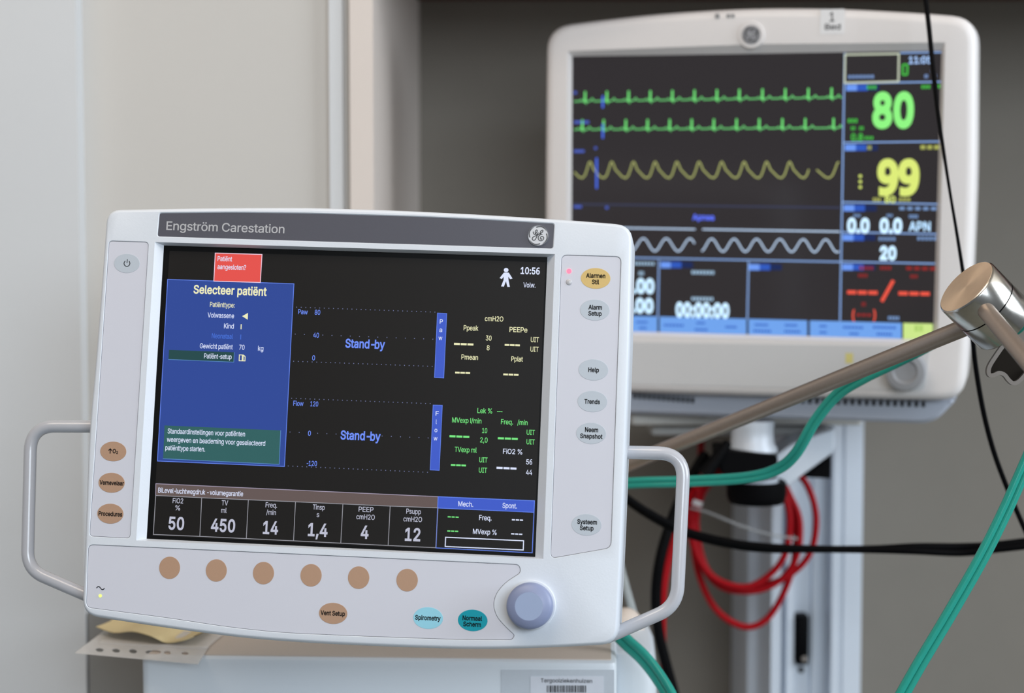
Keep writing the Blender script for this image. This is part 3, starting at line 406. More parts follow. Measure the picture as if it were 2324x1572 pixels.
# red-brown board across the top of the taupe wall
zb = at(1500, 7, 1.89).z
mb = MB(); xb0 = at(925, 5, 1.89).x
box(mb, ((xb0 + 1.2) / 2, (1.5 + wy) / 2, zb + .06), (1.2 - xb0, wy - 1.5, .12), M_wood, .006)
tag(mb.build('wall_shelf'), 'dark red-brown wall shelf along the top edge above the monitor', 'shelf')

# ================================================================ VENTILATOR DISPLAY (in focus)
A = Panel((-.105738, -.033153, 1.179566), (.994174, -.035247, -.101859), (.044297, .995135, .088000))
ZF = .005                                                         # front face above the LCD plane
disp = empty('ventilator_display', A.m, (0, -.157, -.03), 'white ventilator control display with blue patient menu and two side handles', 'ventilator screen')
outl = [(240, 474), (434, 470.4), (570, 469), (699, 469), (900, 475), (1100, 485), (1300, 497.5), (1436, 509), (1430, 800), (1415, 1200), (1402, 1462), (1245, 1470.5), (1080, 1474.5), (900, 1469), (720, 1461), (560, 1449.6), (385, 1427), (183, 1396), (191, 1200), (199, 976), (213, 831), (228, 640)]
L_out = rounded(A.loop(outl, ZF), [.009, .01, .01, .01, .02, .02, .02, .011, .02, .02, .011, .02, .02, .02, .02, .02, .02, .011, .02, .02, .02, .02])
L_open = A.loop([(351.4, 549), (1259.5, 576.4), (1233, 1268), (309, 1226)], ZF)
L_left = rounded(A.loop([(246, 545), (338, 548), (296, 1222.5), (201.5, 1217.5)], ZF), .003)
L_right = rounded(A.loop([(1273, 577), (1411, 581), (1387.7, 1244), (1248, 1268.5)], ZF), .0042)
bot = [(199, 1234), (700, 1257), (1179, 1279.5), (1184, 1299), (1147, 1322.8), (1127, 1346.8), (1120.3, 1371), (1127, 1397), (1147, 1420.2), (1170, 1441), (1162, 1453), (1040, 1452.3), (853.5, 1446), (640, 1437), (520, 1424.5), (385, 1403.5), (194, 1379)]
L_bot = rounded(A.loop(bot, ZF), [.004, .01, .0035, .0045, .006, .004, .004, .004, .004, .0045, .0035, .02, .02, .02, .02, .02, .004])
ban = [(360.5, 481.5), (530, 480), (700, 482), (950, 489.5), (1100, 496.5), (1260, 505.6), (1256.3, 565.6), (355.2, 537.8)]
L_ban = rounded(A.loop(ban, ZF), [.002, .01, .01, .01, .01, .0022, .0022, .0022])
mb = MB()
shell(mb, L_out, ZF, .0025, .052, M_white, [L_open, L_left, L_right, L_bot, L_ban], rz=.0055)
for l in (L_left, L_right, L_bot): pit(mb, l, ZF, .0003, .0014, M_white, M_gap)
pit(mb, L_ban, ZF, .0006, .0016, M_white, M_gap)
inn = A.loop([(372, 557), (1242.3, 583.5), (1214.8, 1263.5), (332.8, 1222)], 0)
o4, i4 = ccw(L_open), ccw(inn)
def near_order(ref, l):
    k = min(range(len(l)), key=lambda i: (l[i] - ref[0]).length); return l[k:] + l[:k]
i4 = near_order(o4, i4)
ring(mb, i4, o4, 0, ZF, M_white)
ring(mb, i4, i4, -.0025, 0, M_screen_edge)
house = mb.build('housing', disp)

# the picture on the screen
scr = MB()
flat(scr, inset(i4, -.001), -.0012, M_screen_edge)
act = A.loop([(384, 568.5), (1238, 594.5), (1211, 1256.5), (345, 1215.5)], 0)
flat(scr, act, -.0008, M_screen)
screen = scr.build('screen', disp)
W_ = glow('white', (222, 230, 255)); Y_ = glow('cream', (238, 236, 190)); B_ = glow('blue_text', (112, 144, 250)); G_ = glow('green_text', (120, 232, 130))
GR = glow('grey_text', (188, 190, 208)); LG = glow('grey_line', (150, 150, 158)); NB = glow('navy_text', (70, 112, 215))
FB = glow('blue_fill', (46, 72, 150)); FB2 = glow('blue_bar', (64, 92, 200)); FB2L = glow('blue_edge', (100, 132, 235)); FR = glow('red_fill', (228, 82, 76)); FG = glow('green_fill', (34, 72, 74)); FG2 = glow('green_fill_big', (48, 96, 96))
BRN = glow('brown_bar', (100, 86, 84)); BRNL = glow('brown_edge', (160, 150, 172)); PK = glow('pink_edge', (240, 205, 225)); LBL = glow('light_blue_edge', (84, 130, 190))
Z1, Z2, Z3, Z4 = -.0007, -.0006, -.0005, -.0004
def sub(name, fn, parent=None):
    mb = MB(); fn(mb); return mb.build(name, parent or screen)
def texts(mb, rows, m, z=Z3, bold=.006, h=11.3):
    for r in rows:
        s_, cx, cy, w = r[:4]; A.text(mb, s_, cx, cy, w, r[4] if len(r) > 4 else h, m, z, bold)
def f_alarm(mb):
    q = [(488.6, 574.1), (594.6, 577.2), (590.8, 640.8), (485.3, 637.7)]
    flat(mb, A.loop(q), Z2, FR); A.line(mb, q, 1.8, PK, Z3, True)
    texts(mb, [('Patiënt', 510.4, 586.9, 34), ('aangesloten?', 526, 605.7, 67)], W_)
sub('alarm_message', f_alarm)
def f_menu(mb):
    q = [(380.5, 633.7), (667.1, 643.8), (645.5, 1058.2), (357.3, 1045.8)]
    flat(mb, A.loop(q), Z1, FB); A.line(mb, q, 1.6, FB2L, Z2, True)
    texts(mb, [('Selecteer patiënt', 522.2, 658.6, 171.7, 19)], Y_, bold=.022)
    texts(mb, [('Patiënttype:', 504.6, 691.2, 58)], Y_)
    texts(mb, [('Volwassene', 501.3, 715.3, 62), ('Kind', 519.6, 739.5, 23), ('Gewicht patiënt', 490.9, 785.5, 77), ('70', 549, 787.6, 12.5), ('kg', 591.8, 790, 12.5)], W_)
    texts(mb, [('Neonataal', 504.9, 762.3, 49.6)], NB)
    flat(mb, A.loop([(549, 717), (562.5, 709.5), (561.8, 725)]), Z3, Y_)
    A.line(mb, [(547.5, 735.5), (547, 747)], 2.4, Y_, Z3); A.line(mb, [(546.6, 759), (546.2, 770)], 1.8, NB, Z3)
    q = [(383, 793.5), (531.8, 799), (530.5, 821.5), (381.7, 815.3)]
    flat(mb, A.loop(q), Z2, FG); A.line(mb, [q[1], q[2], q[3]], 1.4, LBL, Z3)
    texts(mb, [('Patiënt-setup', 494.5, 808.2, 64.5)], W_)
    A.line(mb, [(543.3, 805), (552, 805.3), (556.4, 809), (556, 818.6), (542.8, 818.2)], 2, Y_, Z3, True); A.line(mb, [(551, 806), (550.6, 818)], 4, Y_, Z3)
    q = [(372.8, 964.9), (637.1, 976.3), (633.6, 1053.4), (369.5, 1040.4)]
    flat(mb, A.loop(q), Z2, FG2); A.line(mb, [q[1], q[2], q[3]], 1.5, LBL, Z3)
    texts(mb, [('Standaardinstellingen voor patiënten', 468.2, 980.9, 181), ('weergeven en beademing voor geselecteerd', 490.1, 1001, 229.5), ('patiënttype starten.', 420.4, 1017, 93)], W_)
sub('patient_menu', f_menu)
def curve_box(rows, st, lines):
    def fn(mb):
        texts(mb, rows, B_, bold=.002); texts(mb, [st], B_, bold=.02)
        for (x0, y0, x1, y1, n) in lines:
            for i in range(n):
                t = i / (n - 1); x, y = x0 + (x1 - x0) * t, y0 + (y1 - y0) * t
                flat(mb, A.rect(x - .9, y - .9, x + .9, y + .9), Z2, LBL2)
    return fn
LBL2 = glow('dots', (120, 128, 170))
sub('pressure_curve', curve_box([('Paw', 687.6, 707.2, 22.5), ('80', 720.6, 708.3, 12.8), ('40', 717.6, 760.3, 12.8), ('0', 711.8, 811.7, 6.5)], ('Stand-by', 828.8, 779.9, 91.6, 19.5),
    [(672.7, 696.5, 986.7, 707.8, 31), (669.6, 757.6, 982, 769.2, 16), (666, 819.3, 980.6, 830.9, 31)]))
sub('flow_curve', curve_box([('Flow', 677.3, 914.9, 23.5), ('120', 713.3, 916.1, 18.3), ('0', 702.3, 982.7, 6.5), ('-120', 707.8, 1051.1, 23.5)], ('Stand-by', 818.4, 988.2, 92.2, 19.5),
    [(661.4, 903.3, 976, 915.5, 31), (657.7, 980, 971.4, 993.4, 16), (653.7, 1057, 969.9, 1071.3, 31)]))
def side_bar(q, letters):
    def fn(mb):
        flat(mb, A.loop(q), Z1, FB2); A.line(mb, q, 1.3, FB2L, Z2, True)
        for c, x, y, w in letters: A.text(mb, c, x, y, w, 10, W_, Z3, .01)
    return fn
sub('curve_bar', side_bar([(992.8, 710.2), (1013.9, 711.2), (1007.1, 857.5), (986.1, 856.3)], [('P', 1001.6, 729.2, 7), ('a', 1000.4, 748, 6.5), ('w', 999.5, 766.5, 8.5)]))
sub('curve_bar', side_bar([(983, 918.9), (1003.8, 919.5), (996.8, 1067), (976.3, 1066)], [('F', 992.2, 937.8, 7), ('l', 990.3, 956.7, 1.8), ('o', 989.4, 975.2, 6.5), ('w', 988.5, 994, 8.5)]))
def f_press(mb):
    texts(mb, [('cmH2O', 1121.4, 723, 42), ('Ppeak', 1069.1, 743.8, 33.6), ('PEEPe', 1176.7, 747.8, 40.6), ('30', 1109.1, 766.8, 13), ('8', 1107.9, 788.7, 6.3), ('UIT', 1213.9, 770.4, 18.5), ('UIT', 1213.2, 792.1, 18.5), ('Pmean', 1066.1, 810.1, 37.9), ('Pplat', 1173.6, 814.1, 26)], Y_)
    for x, y, w, h in ((1052.4, 780.8, 44.3, 4.6), (1162.6, 782.9, 34.5, 4), (1049.9, 845.6, 34, 4), (1159.5, 849.8, 34.5, 4)): A.dashes(mb, x, y, w, h, Y_, Z3)
sub('pressure_readout', f_press)
def f_vol(mb):
    texts(mb, [('Lek %', 1100.3, 931.7, 33.5), ('MVexp l/min', 1059.4, 953.7, 66.5), ('Freq.', 1150.7, 956.8, 27.2), ('/min', 1185.8, 958.3, 23), ('10', 1100, 976.6, 11.6), ('2,0', 1098.2, 998, 16.8), ('UIT', 1204.6, 980.6, 18.5), ('UIT', 1204.3, 1002.2, 18.5), ('TVexp ml', 1056.9, 1020, 50), ('UIT', 1097.1, 1043.2, 18.5), ('UIT', 1096.2, 1066.4, 18.5)], G_)
    for x, y, w, h in ((1042.6, 990.3, 45, 4.6), (1152.5, 994.9, 45, 4.6), (1040.4, 1055.4, 34.2, 4), (1134.2, 933.8, 12.2, 1.6)): A.dashes(mb, x, y, w, h, G_, Z3)
sub('volume_readout', f_vol)
def f_o2(mb):
    texts(mb, [('FiO2 %', 1163.5, 1024.2, 43.4), ('56', 1201.1, 1047.8, 13.7), ('44', 1200.8, 1071.3, 13.7)], W_); A.dashes(mb, 1149.5, 1062.1, 45, 4.6, W_, Z3)
sub('oxygen_readout', f_o2)
def f_clock(mb):
    texts(mb, [('10:56', 1203.4, 614.3, 43.5, 15)], W_, bold=.018); texts(mb, [('Volw.', 1201.6, 646.5, 27.5)], W_)
sub('clock_readout', f_clock)
def f_man(mb):
    q = lambda X, Y: (1110 + X / 15.72, 580 + Y / 15.72)
    c = A.uv(*q(605, 510)); flat(mb, ellipse(c.x, c.y, 5.4 * A.k(), 4.9 * A.k(), 20), Z3, W_)
    flat(mb, A.loop([q(*p) for p in ((525, 600), (700, 600), (832, 810), (745, 832), (680, 740), (690, 860), (738, 1110), (650, 1110), (598, 905), (525, 1100), (425, 1090), (515, 860), (518, 740), (455, 828), (372, 795))]), Z3, W_)
sub('patient_icon', f_man)
def f_mode(mb):
    q = [(353.7, 1097.2), (994.3, 1126.7), (993.5, 1151.5), (353.2, 1123.9)]
    flat(mb, A.loop(q), Z1, BRN); A.line(mb, [q[3], q[0], q[1]], 1.6, BRNL, Z2)
    texts(mb, [('BiLevel-luchtwegdruk - volumegarantie', 455.2, 1115.9, 198)], W_)
sub('mode_bar', f_mode)
vx = [(353.4, 1123.9, 347.9, 1212.4), (457.8, 1129, 453.5, 1216.7), (563.6, 1133.7, 559, 1221.8), (670.6, 1138.2, 666.2, 1226.8), (778.2, 1143.2, 773.4, 1232.1), (885.5, 1148, 880.9, 1237.4), (994, 1152, 989, 1242.4)]
tiles = [[('FiO2', 403.9, 1135.8, 24.5), ('%', 403.4, 1151.8, 11.4), ('50', 400.3, 1187, 36.5, 28)], [('TV', 510.4, 1140.6, 15), ('ml', 508.2, 1157.4, 12.7), ('450', 506.4, 1191.8, 56, 28)],
         [('Freq.', 615.8, 1145.5, 26.5), ('/min', 615.3, 1162, 22.4), ('14', 614.2, 1197, 35, 28)], [('Tinsp', 723.5, 1150.4, 27.5), ('s', 721.6, 1167, 6), ('1,4', 721.4, 1201.9, 45, 28)],
         [('PEEP', 830.8, 1155.5, 34), ('cmH2O', 829.7, 1172.6, 42), ('4', 827.8, 1207, 18, 28)], [('Psupp', 938.8, 1160, 33.4), ('cmH2O', 936.7, 1177.6, 42.4), ('12', 936.7, 1212.3, 35, 28)]]
for i in range(6):
    def f_tile(mb, i=i):
        a, b = vx[i], vx[i + 1]
        A.line(mb, [a[:2], a[2:], b[2:], b[:2]], 1.6, LG, Z2, True)
        texts(mb, tiles[i][:2], GR, bold=0); texts(mb, tiles[i][2:], GR, bold=.022)
    sub('setting_tile', f_tile)
def f_mech(mb):
    q = [(994.3, 1126.7), (1213.1, 1136), (1207.8, 1254), (989.5, 1242.8)]
    flat(mb, A.loop([q[0], q[1], (1211.8, 1162.2), (993.2, 1152.4)]), Z1, FB2); A.line(mb, q, 1.7, FB2L, Z2, True); A.line(mb, [(1211.8, 1162.2), (993.2, 1152.4)], 1.4, FB2L, Z2)
    texts(mb, [('Mech.', 1057, 1143.2, 34), ('Spont.', 1156.8, 1147, 32.5), ('Freq.', 1101.6, 1174.4, 28), ('MVexp %', 1100.2, 1206.4, 53.4)], W_)
    for x, y in ((1028.5, 1172.8), (1027.5, 1204.9)): A.dashes(mb, x, y, 24.8, 2.7, G_, Z3, gap=.25)
    for x, y in ((1174.3, 1179.5), (1172.7, 1211.5)): A.dashes(mb, x, y, 25, 2.8, W_, Z3, gap=.25)
    A.line(mb, [(1011.4, 1218.7), (1188.3, 1226.7), (1187.5, 1247.6), (1010.3, 1239.6)], 2.2, W_, Z3, True)
sub('breath_tile', f_mech)

# name plate and emblem
mb = MB(); plate(mb, inset(ccw(L_ban), .0006), ZF - .0016, ZF - .0004, M_banner)
A.text(mb, 'Engström Carestation', 511.3, 515.5, 277, 19.8, M_silver, ZF - .0003, .004)
np_ = mb.build('name_plate', disp)
def emblem(P, cx, cy, r_px, z, parent, m_disc, m_ink, m_ring, name='emblem'):
    mb = MB(); c = P.uv(cx, cy, z); k = P.k(); r = r_px * k
    lathe(mb, [(r, z), (r, z + .0006), (r * .985, z + .0009), (r * .93, z + .0009), (r * .91, z + .0006)], m_ring, c.x, c.y)
    plate(mb, ellipse(c.x, c.y, r * .92, r * .92, 48), z, z + .0007, m_disc)
    zz = z + .00078
    def curl(pts, w):
        q = spline([Vector((c.x + x * r, c.y + y * r, 0)) for x, y in pts], 8); stroke(mb, [v.to_2d() for v in q], w * r, m_ink, zz)
    for a0 in (105, 195, 285, 15):                                   # four tapering flourishes inside the ring
        pts = []
        for j in range(13):
            t = j / 12; a = math.radians(a0 - 75 * t); rr = .80 + .085 * min(1, t * 2.2); pts.append((t, c + Vector((math.cos(a), math.sin(a))) * rr * r))
        L = []; R = []
        for t, p in pts:
            wd = r * (.05 * (1 - t) ** .7 + .008); d = (p - c).normalized(); L.append(p + d * wd); R.append(p - d * wd)
        flat(mb, L + R[::-1], zz, m_ink)
    G = lambda X, Y: ((X - 1195) / 232, -(Y - 632) / 232)
    curl([G(*p) for p in ((1086, 548), (1090, 582), (1120, 612), (1152, 575), (1172, 530), (1158, 512), (1136, 528), (1128, 575), (1150, 608), (1178, 600), (1196, 565))], .085)
    curl([G(*p) for p in ((1188, 588), (1168, 650), (1140, 715), (1105, 742), (1072, 722), (1075, 685), (1110, 655), (1160, 632), (1215, 606))], .085)
    curl([G(*p) for p in ((1205, 600), (1250, 585), (1284, 555), (1298, 522), (1280, 512), (1254, 530), (1238, 570), (1252, 604), (1290, 606))], .085)
    curl([G(*p) for p in ((1256, 606), (1216, 635), (1198, 680), (1215, 728), (1262, 746), (1308, 720), (1318, 675), (1290, 650), (1254, 664), (1246, 698), (1268, 712), (1284, 695))], .085)
    return mb.build(name, parent)
M_disc = mat('emblem_silver', (.62, .63, .66), .3, metal=.1); M_inkg = mat('emblem_ink', (.06, .06, .065), .5); M_ring = mat('emblem_chrome', (.75, .76, .8), .15, metal=1)
emblem(A, 1221.6, 534.6, 23.9, ZF - .0003, np_, M_disc, M_inkg, M_ring)

# keypads
ZM = ZF - .0004
def keypad(loop, dz=0):
    mb = MB(); plate(mb, inset(ccw(loop), .00052), ZF - .0014, ZM, M_membrane, .0001); return mb.build('keypad', disp)
kl, kr, kb = keypad(L_left), keypad(L_right), keypad(L_bot)
def button(parent, cx, cy, w, h, m, lines=(), extra=None, label=None):
    mb = MB(); c = A.uv(cx, cy, ZM); k = A.k(); plate(mb, ellipse(c.x, c.y, w * k / 2, h * k / 2, 48), ZM - .0001, ZM + .00016, m, .0001)
    for s_, x, y, ww, hh in lines: A.text(mb, s_, x, y, ww, hh, M_ink, ZM + .0002, .03)
    if extra: extra(mb)
    o = mb.build('button', parent)
    if label: o['label'] = label
    return o
def pw(mb):
    c = A.uv(288.4, 597.5, ZM); k = A.k(); z = ZM + .0002
    stroke(mb, [c + Vector((math.cos(a), math.sin(a))) * 6.9 * k for a in [math.radians(90 + 38 + i * (284 / 20)) for i in range(21)]], 1.7 * k, M_ink, z)
    stroke(mb, [c + Vector((0, .5 * k)), c + Vector((.4 * k, 9.5 * k))], 1.7 * k, M_ink, z)
button(kl, 288.1, 597.5, 61, 44.5, M_gkey, extra=pw, label='grey power key with ring and bar symbol')
def o2(mb):
    A.line(mb, [(249.7, 1029), (250.3, 1018)], 2.2, M_ink, ZM + .0002); A.line(mb, [(246.3, 1022), (250.2, 1018), (254, 1022.4)], 2, M_ink, ZM + .0002)
button(kl, 257.1, 1024.1, 61.5, 45, M_tan, [('O', 259.3, 1023.2, 7.5, 9.5), ('2', 265.8, 1026.5, 4.6, 6)], o2)
button(kl, 253.3, 1095.1, 61.5, 45.5, M_tan, [('Vernevelaar', 253.6, 1095.3, 57, 9.6)])
button(kl, 250.5, 1165.3, 61.5, 45.5, M_tan, [('Procedures', 250.6, 1165.6, 55.5, 9.6)])
button(kr, 1351.8, 631.6, 66.5, 47, M_gold, [('Alarmen', 1352, 625.3, 43.5, 9.8), ('Stil', 1351.6, 639.5, 16.5, 9.8)], label='yellow alarm silence key')
for cx, cy, ln in ((1350, 703.3, [('Alarm', 1350.8, 697, 30.5, 9.8), ('Setup', 1350.4, 711, 30, 9.8)]), (1346.7, 839, [('Help', 1347.3, 839, 24, 9.8)]), (1344.5, 910.7, [('Trends', 1344, 911, 34.8, 9.8)]),
                   (1341.6, 983, [('Neem', 1342.6, 974.8, 29.5, 9.8), ('Snapshot', 1342, 989.4, 50, 9.8)]), (1331.1, 1190.4, [('Systeem', 1332.4, 1183.8, 44, 9.8), ('Setup', 1331.6, 1197.8, 30.5, 9.8)])):
    button(kr, cx, cy, 66.5, 47.5, M_gkey, ln)
for cx, cy in ((385, 1288), (491, 1294), (598, 1300), (706, 1305), (814, 1310.3), (924, 1316)): button(kb, cx, cy, 48.6, 50.3, M_tan)
button(kb, 756.1, 1391.4, 64.5, 47, M_tan, [('Vent Setup', 755.2, 1391, 55.5, 9.8)])
button(kb, 971.6, 1402, 67, 48, M_cyan, [('Spirometry', 971, 1401.6, 57.5, 9.8)], label='pale blue spirometry key')
button(kb, 1072.8, 1407.4, 66.5, 47.5, M_teal, [('Normaal', 1072, 1402.3, 44, 9.8), ('Scherm', 1071.5, 1416, 40, 9.8)], label='teal normal screen key')
def led(parent, cx, cy, r, m, label=None):
    mb = MB(); c = A.uv(cx, cy, ZM); k = A.k(); R = r * k
    lathe(mb, [(R, ZM)] + [(R * math.cos(a), ZM + .0008 * math.sin(a)) for a in [math.radians(15 * i) for i in range(1, 6)]] + [(1e-8, ZM + .0008)], m, c.x, c.y, 20)
    o = mb.build('indicator_lamp', parent)
    if label: o['label'] = label
led(kr, 1291.5, 615, 5.5, glow('red_led', (255, 78, 98), 4.0), 'glowing red indicator lamp'); led(kr, 1291.2, 640, 7, M_led_off, 'unlit grey indicator lamp')
led(kb, 227.5, 1351.5, 3.9, glow('green_led', (225, 245, 130), 1.3), 'lit yellow-green mains lamp')
mb = MB(); c = [(219 + i * 1.52, 1334 - 3.6 * math.sin(i / 12 * 2 * math.pi)) for i in range(13)]; A.line(mb, c, 1.8, M_ink, ZM + .0002); mb.build('mains_symbol', kb)

# rotary knob
c = A.uv(1206, 1372.5, ZF); kk = A.k(); R = 54 * kk; mb = MB()
lathe(mb, [(R * 1.02, ZF), (R * 1.02, ZF + .0015), (R * .99, ZF + .002), (R * .9, ZF + .002)], M_white, c.x, c.y, 64)
rk = mb.build('rotary_knob', disp); mb = MB(); z = ZF + .002; R = 51 * kk
prof = [(R * .97, z), (R, z + .005), (R * .995, z + .0115), (R * .96, z + .0128), (R * .86, z + .0138), (R * .66, z + .0152), (R * .60, z + .0154)]
lathe(mb, prof, M_knob, c.x, c.y, 64, close=False); mb.build('knob_rim', rk); mb = MB()
lathe(mb, [(R * .60, z + .0154), (R * .56, z + .0150), (R * .45, z + .0142), (R * .3, z + .0136), (R * .15, z + .0133), (1e-8, z + .0132)], mat('knob_dish', (.30, .37, .54), .4, noise=.06, scale=2500), c.x, c.y, 64); mb.build('finger_dish', rk)

# handles
def handle(pts, zc, r):
    mb = MB(); P = [Vector((*A.uv(x, y, zc), zc)) for x, y in pts]
    tube(mb, fillet3(P, (.0165, .0125), 10), r, M_handle, 24); return mb.build('handle', disp)
handle([(240, 967.5), (70, 967), (62, 1292), (240, 1369)], -.022, .0040 * 1.0 * 1.05)
handle([(1395, 1025.5), (1553, 1029), (1536, 1375), (1375, 1446)], -.016, .0043)

# ================================================================ PATIENT MONITOR (behind, out of focus)
B = Panel((.196801, .125178, 1.531972), (.960353, -.028451, -.277332), (-.005435, .992679, -.120660))
ZB = .006
mon = empty('patient_monitor', B.m, (0, -.17, -.04), 'white patient monitor showing green heart traces and the reading 80', 'monitor')
outl = [(1238, 62), (1350, 47), (1500, 30), (1700, 18.5), (1900, 19), (2100, 30), (2217, 40), (2215, 400), (2200, 760), (2188, 911), (1900, 905), (1600, 897), (1236, 884), (1234, 700), (1235, 400)]
L = rounded(B.loop(outl, ZB), [.02, .02, .03, .03, .03, .03, .02, .03, .03, .02, .03, .03, .02, .03, .03])
op = B.loop([(1288, 116), (1500, 108), (1720, 100), (1950, 98), (2145, 96), (2128, 779), (1286, 756)], ZB)
mb = MB(); shell(mb, L, ZB, .008, .06, M_monwhite, [op])
i5 = ccw(B.loop([(1299, 128), (1500, 125.2), (1720, 121.6), (1950, 118), (2137, 115), (2118, 770), (1296, 748)], 0)); o5 = ccw(op)
i5 = near_order(o5, i5)
ring(mb, i5, o5, 0, ZB, M_monwhite)
mb.build('housing', mon)
mb = MB(); q = rounded(B.loop([(1260, 772), (2112, 785), (2098, 888), (1258, 868)], ZB), .006); plate(mb, q, ZB - .0005, ZB + .0006, M_monlow, .0004); mb.build('control_panel', mon)
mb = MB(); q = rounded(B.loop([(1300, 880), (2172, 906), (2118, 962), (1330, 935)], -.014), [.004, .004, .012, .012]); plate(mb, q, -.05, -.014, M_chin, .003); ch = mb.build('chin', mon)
for x0, x1, n, ya, yb in ((1441, 1572, 13, 898, 908), (1822, 2096, 18, 909, 917)):
    for i in range(n):
        t = i / (n - 1); mb = MB(); x = x0 + (x1 - x0) * t; y = ya + (yb - ya) * t; plate(mb, B.rect(x - 3.2, y - 6.5, x + 3.2, y + 6.5, -.013), -.0135, -.0127, M_black); mb.build('vent_slot', ch)
mb = MB(); flat(mb, inset(i5, -.001), -.0003, M_glossy); mscr = mb.build('screen', mon)
def bsub(name, fn): mb = MB(); fn(mb); return mb.build(name, mscr)
def K(name, col, k=1.0): return glow('mon_' + name, col, k)
TH = 3.0; BO = 2.55
ecg = K('ecg', (84, 160, 92), 1.7); ecg2 = K('ecg_peak', (100, 200, 105), 1.5); pl = K('pleth', (128, 132, 80), 1.9); rs = K('resp', (150, 168, 190), BO * .8)
ln = K('line', (92, 116, 155), BO); lnd = K('line_dim', (52, 56, 80), 1.2); blu = K('cursor', (60, 92, 200), 1.7); lab = K('tag_text', (70, 90, 180), 1.2)
big = K('green_digits', (140, 242, 128), 1.05); yel = K('yellow_digits', (220, 235, 120), 1.02); wh = K('white_digits', (190, 222, 245), 1.5); red = K('red', (232, 84, 66), 1.12); redd = K('red_dim', (130, 35, 35), 1.2)
grn = K('green_small', (70, 190, 70), 1.0); ysm = K('yellow_small', (170, 175, 90), 1.0); sky = K('softkey', (112, 164, 238), 1.0); skyd = K('softkey_text', (40, 88, 190), 1.0); lime = K('lime', (205, 232, 140)); tagA = K('tag_a', (110, 155, 245), 1.0); tagB = K('tag_b', (45, 88, 190), 1.0); tagC = K('tag_c', (24, 40, 88), 1.0); frm = K('frame', (185, 192, 172), 1.25)
ZA, ZC, ZD = .0002, .0004, .0006
def ecg_trace(xs, yb0, yb1, up, dn, x_end, gap=None):
    def fn(mb):
        seg = []; segs = [seg]; x0 = 1302
        base = lambda x: yb0 + (yb1 - yb0) * (x - 1300) / 613
        seg.append((x0, base(x0)))
        for x in xs:
            if gap and x > gap[1] and seg[-1][0] < gap[0]:
                seg.append((gap[0], base(gap[0]))); seg = [(gap[1], base(gap[1]))]; segs.append(seg)
            b = base(x)
            seg += [(x - 12, b), (x - 9, b - 3), (x - 6, b), (x - 2.6, b), (x, b - up), (x + 2.2, b + dn), (x + 4, b), (x + 11, b), (x + 16, b - 6), (x + 21, b)]
        seg = [p for p in seg if p[0] < x_end]; segs[-1] = seg; seg.append((x_end, base(x_end)))
        for s_ in segs: B.line(mb, s_, TH, ecg, ZA)
        for x in xs: B.line(mb, [(x, base(x) - up), (x, base(x) + dn * .6)], TH * 1.35, ecg2, ZC)
    return fn
xs1 = [1328, 1377.4, 1426.7, 1476, 1526, 1576.2, 1627.1, 1678, 1730.5, 1782.3, 1834.5, 1887.3]
xs2 = [1220 + x / 3.144 for x in (320, 472, 630, 785, 943, 1100, 1258, 1420, 1582, 1747, 1910, 2112)]
bsub('heart_trace', ecg_trace(xs1, 230, 221, 22, 6, 1911)); bsub('heart_trace', ecg_trace(xs2, 294, 290, 22, 5, 1911, (1838, 1858)))
def f_pleth(mb):
    pk = [1220 + x / 3.144 for x in (220, 375, 530, 685, 840, 995, 1153, 1315, 1475, 1635, 1800, 1958, 2150)]
    prof = [(0, 367), (.06, 371), (.17, 385), (.27, 390), (.36, 395), (.5, 402), (.64, 404), (.76, 398), (.86, 384), (.94, 370)]
    pts = [(a + (b - a) * t, y) for a, b in zip(pk, pk[1:]) for t, y in prof] + [(pk[-1], 367)]
    for lo, hi in ((1303, 1838), (1853, 1910)): B.line(mb, [p for p in pts if lo <= p[0] <= hi], TH * 1.1, pl, ZA)
bsub('oxygen_trace', f_pleth)
def f_resp(mb):
    pk = [1354, 1407, 1460, 1512, 1566, 1615, 1666, 1717, 1770, 1823, 1874, 1925]
    pts = []
    for i in range(0, 470 * 2):
        x = 1302 + i * .65
        j = max(k for k in range(len(pk)) if pk[k] <= x) if x > pk[0] else -1
        a, b = (pk[j], pk[j + 1]) if 0 <= j < len(pk) - 1 else (pk[0] - 53, pk[0])
        pts.append((x, 555 + (x - 1437) * .006 - 14.5 * math.cos(2 * math.pi * (x - a) / (b - a))))
    for lo, hi in ((1303, 1578), (1592, 1906)): B.line(mb, [p for p in pts if lo <= p[0] <= hi][::4], TH, rs, ZA)
    B.line(mb, [(1302, 515), (1578, 520)], TH, rs, ZA); B.line(mb, [(1594, 520), (1906, 525.5)], TH, rs, ZA); B.text(mb, 'Apnea', 1596, 492.5, 50, 13, K('apnea', (80, 100, 220), 1.6), ZC, .02)
bsub('breathing_trace', f_resp)
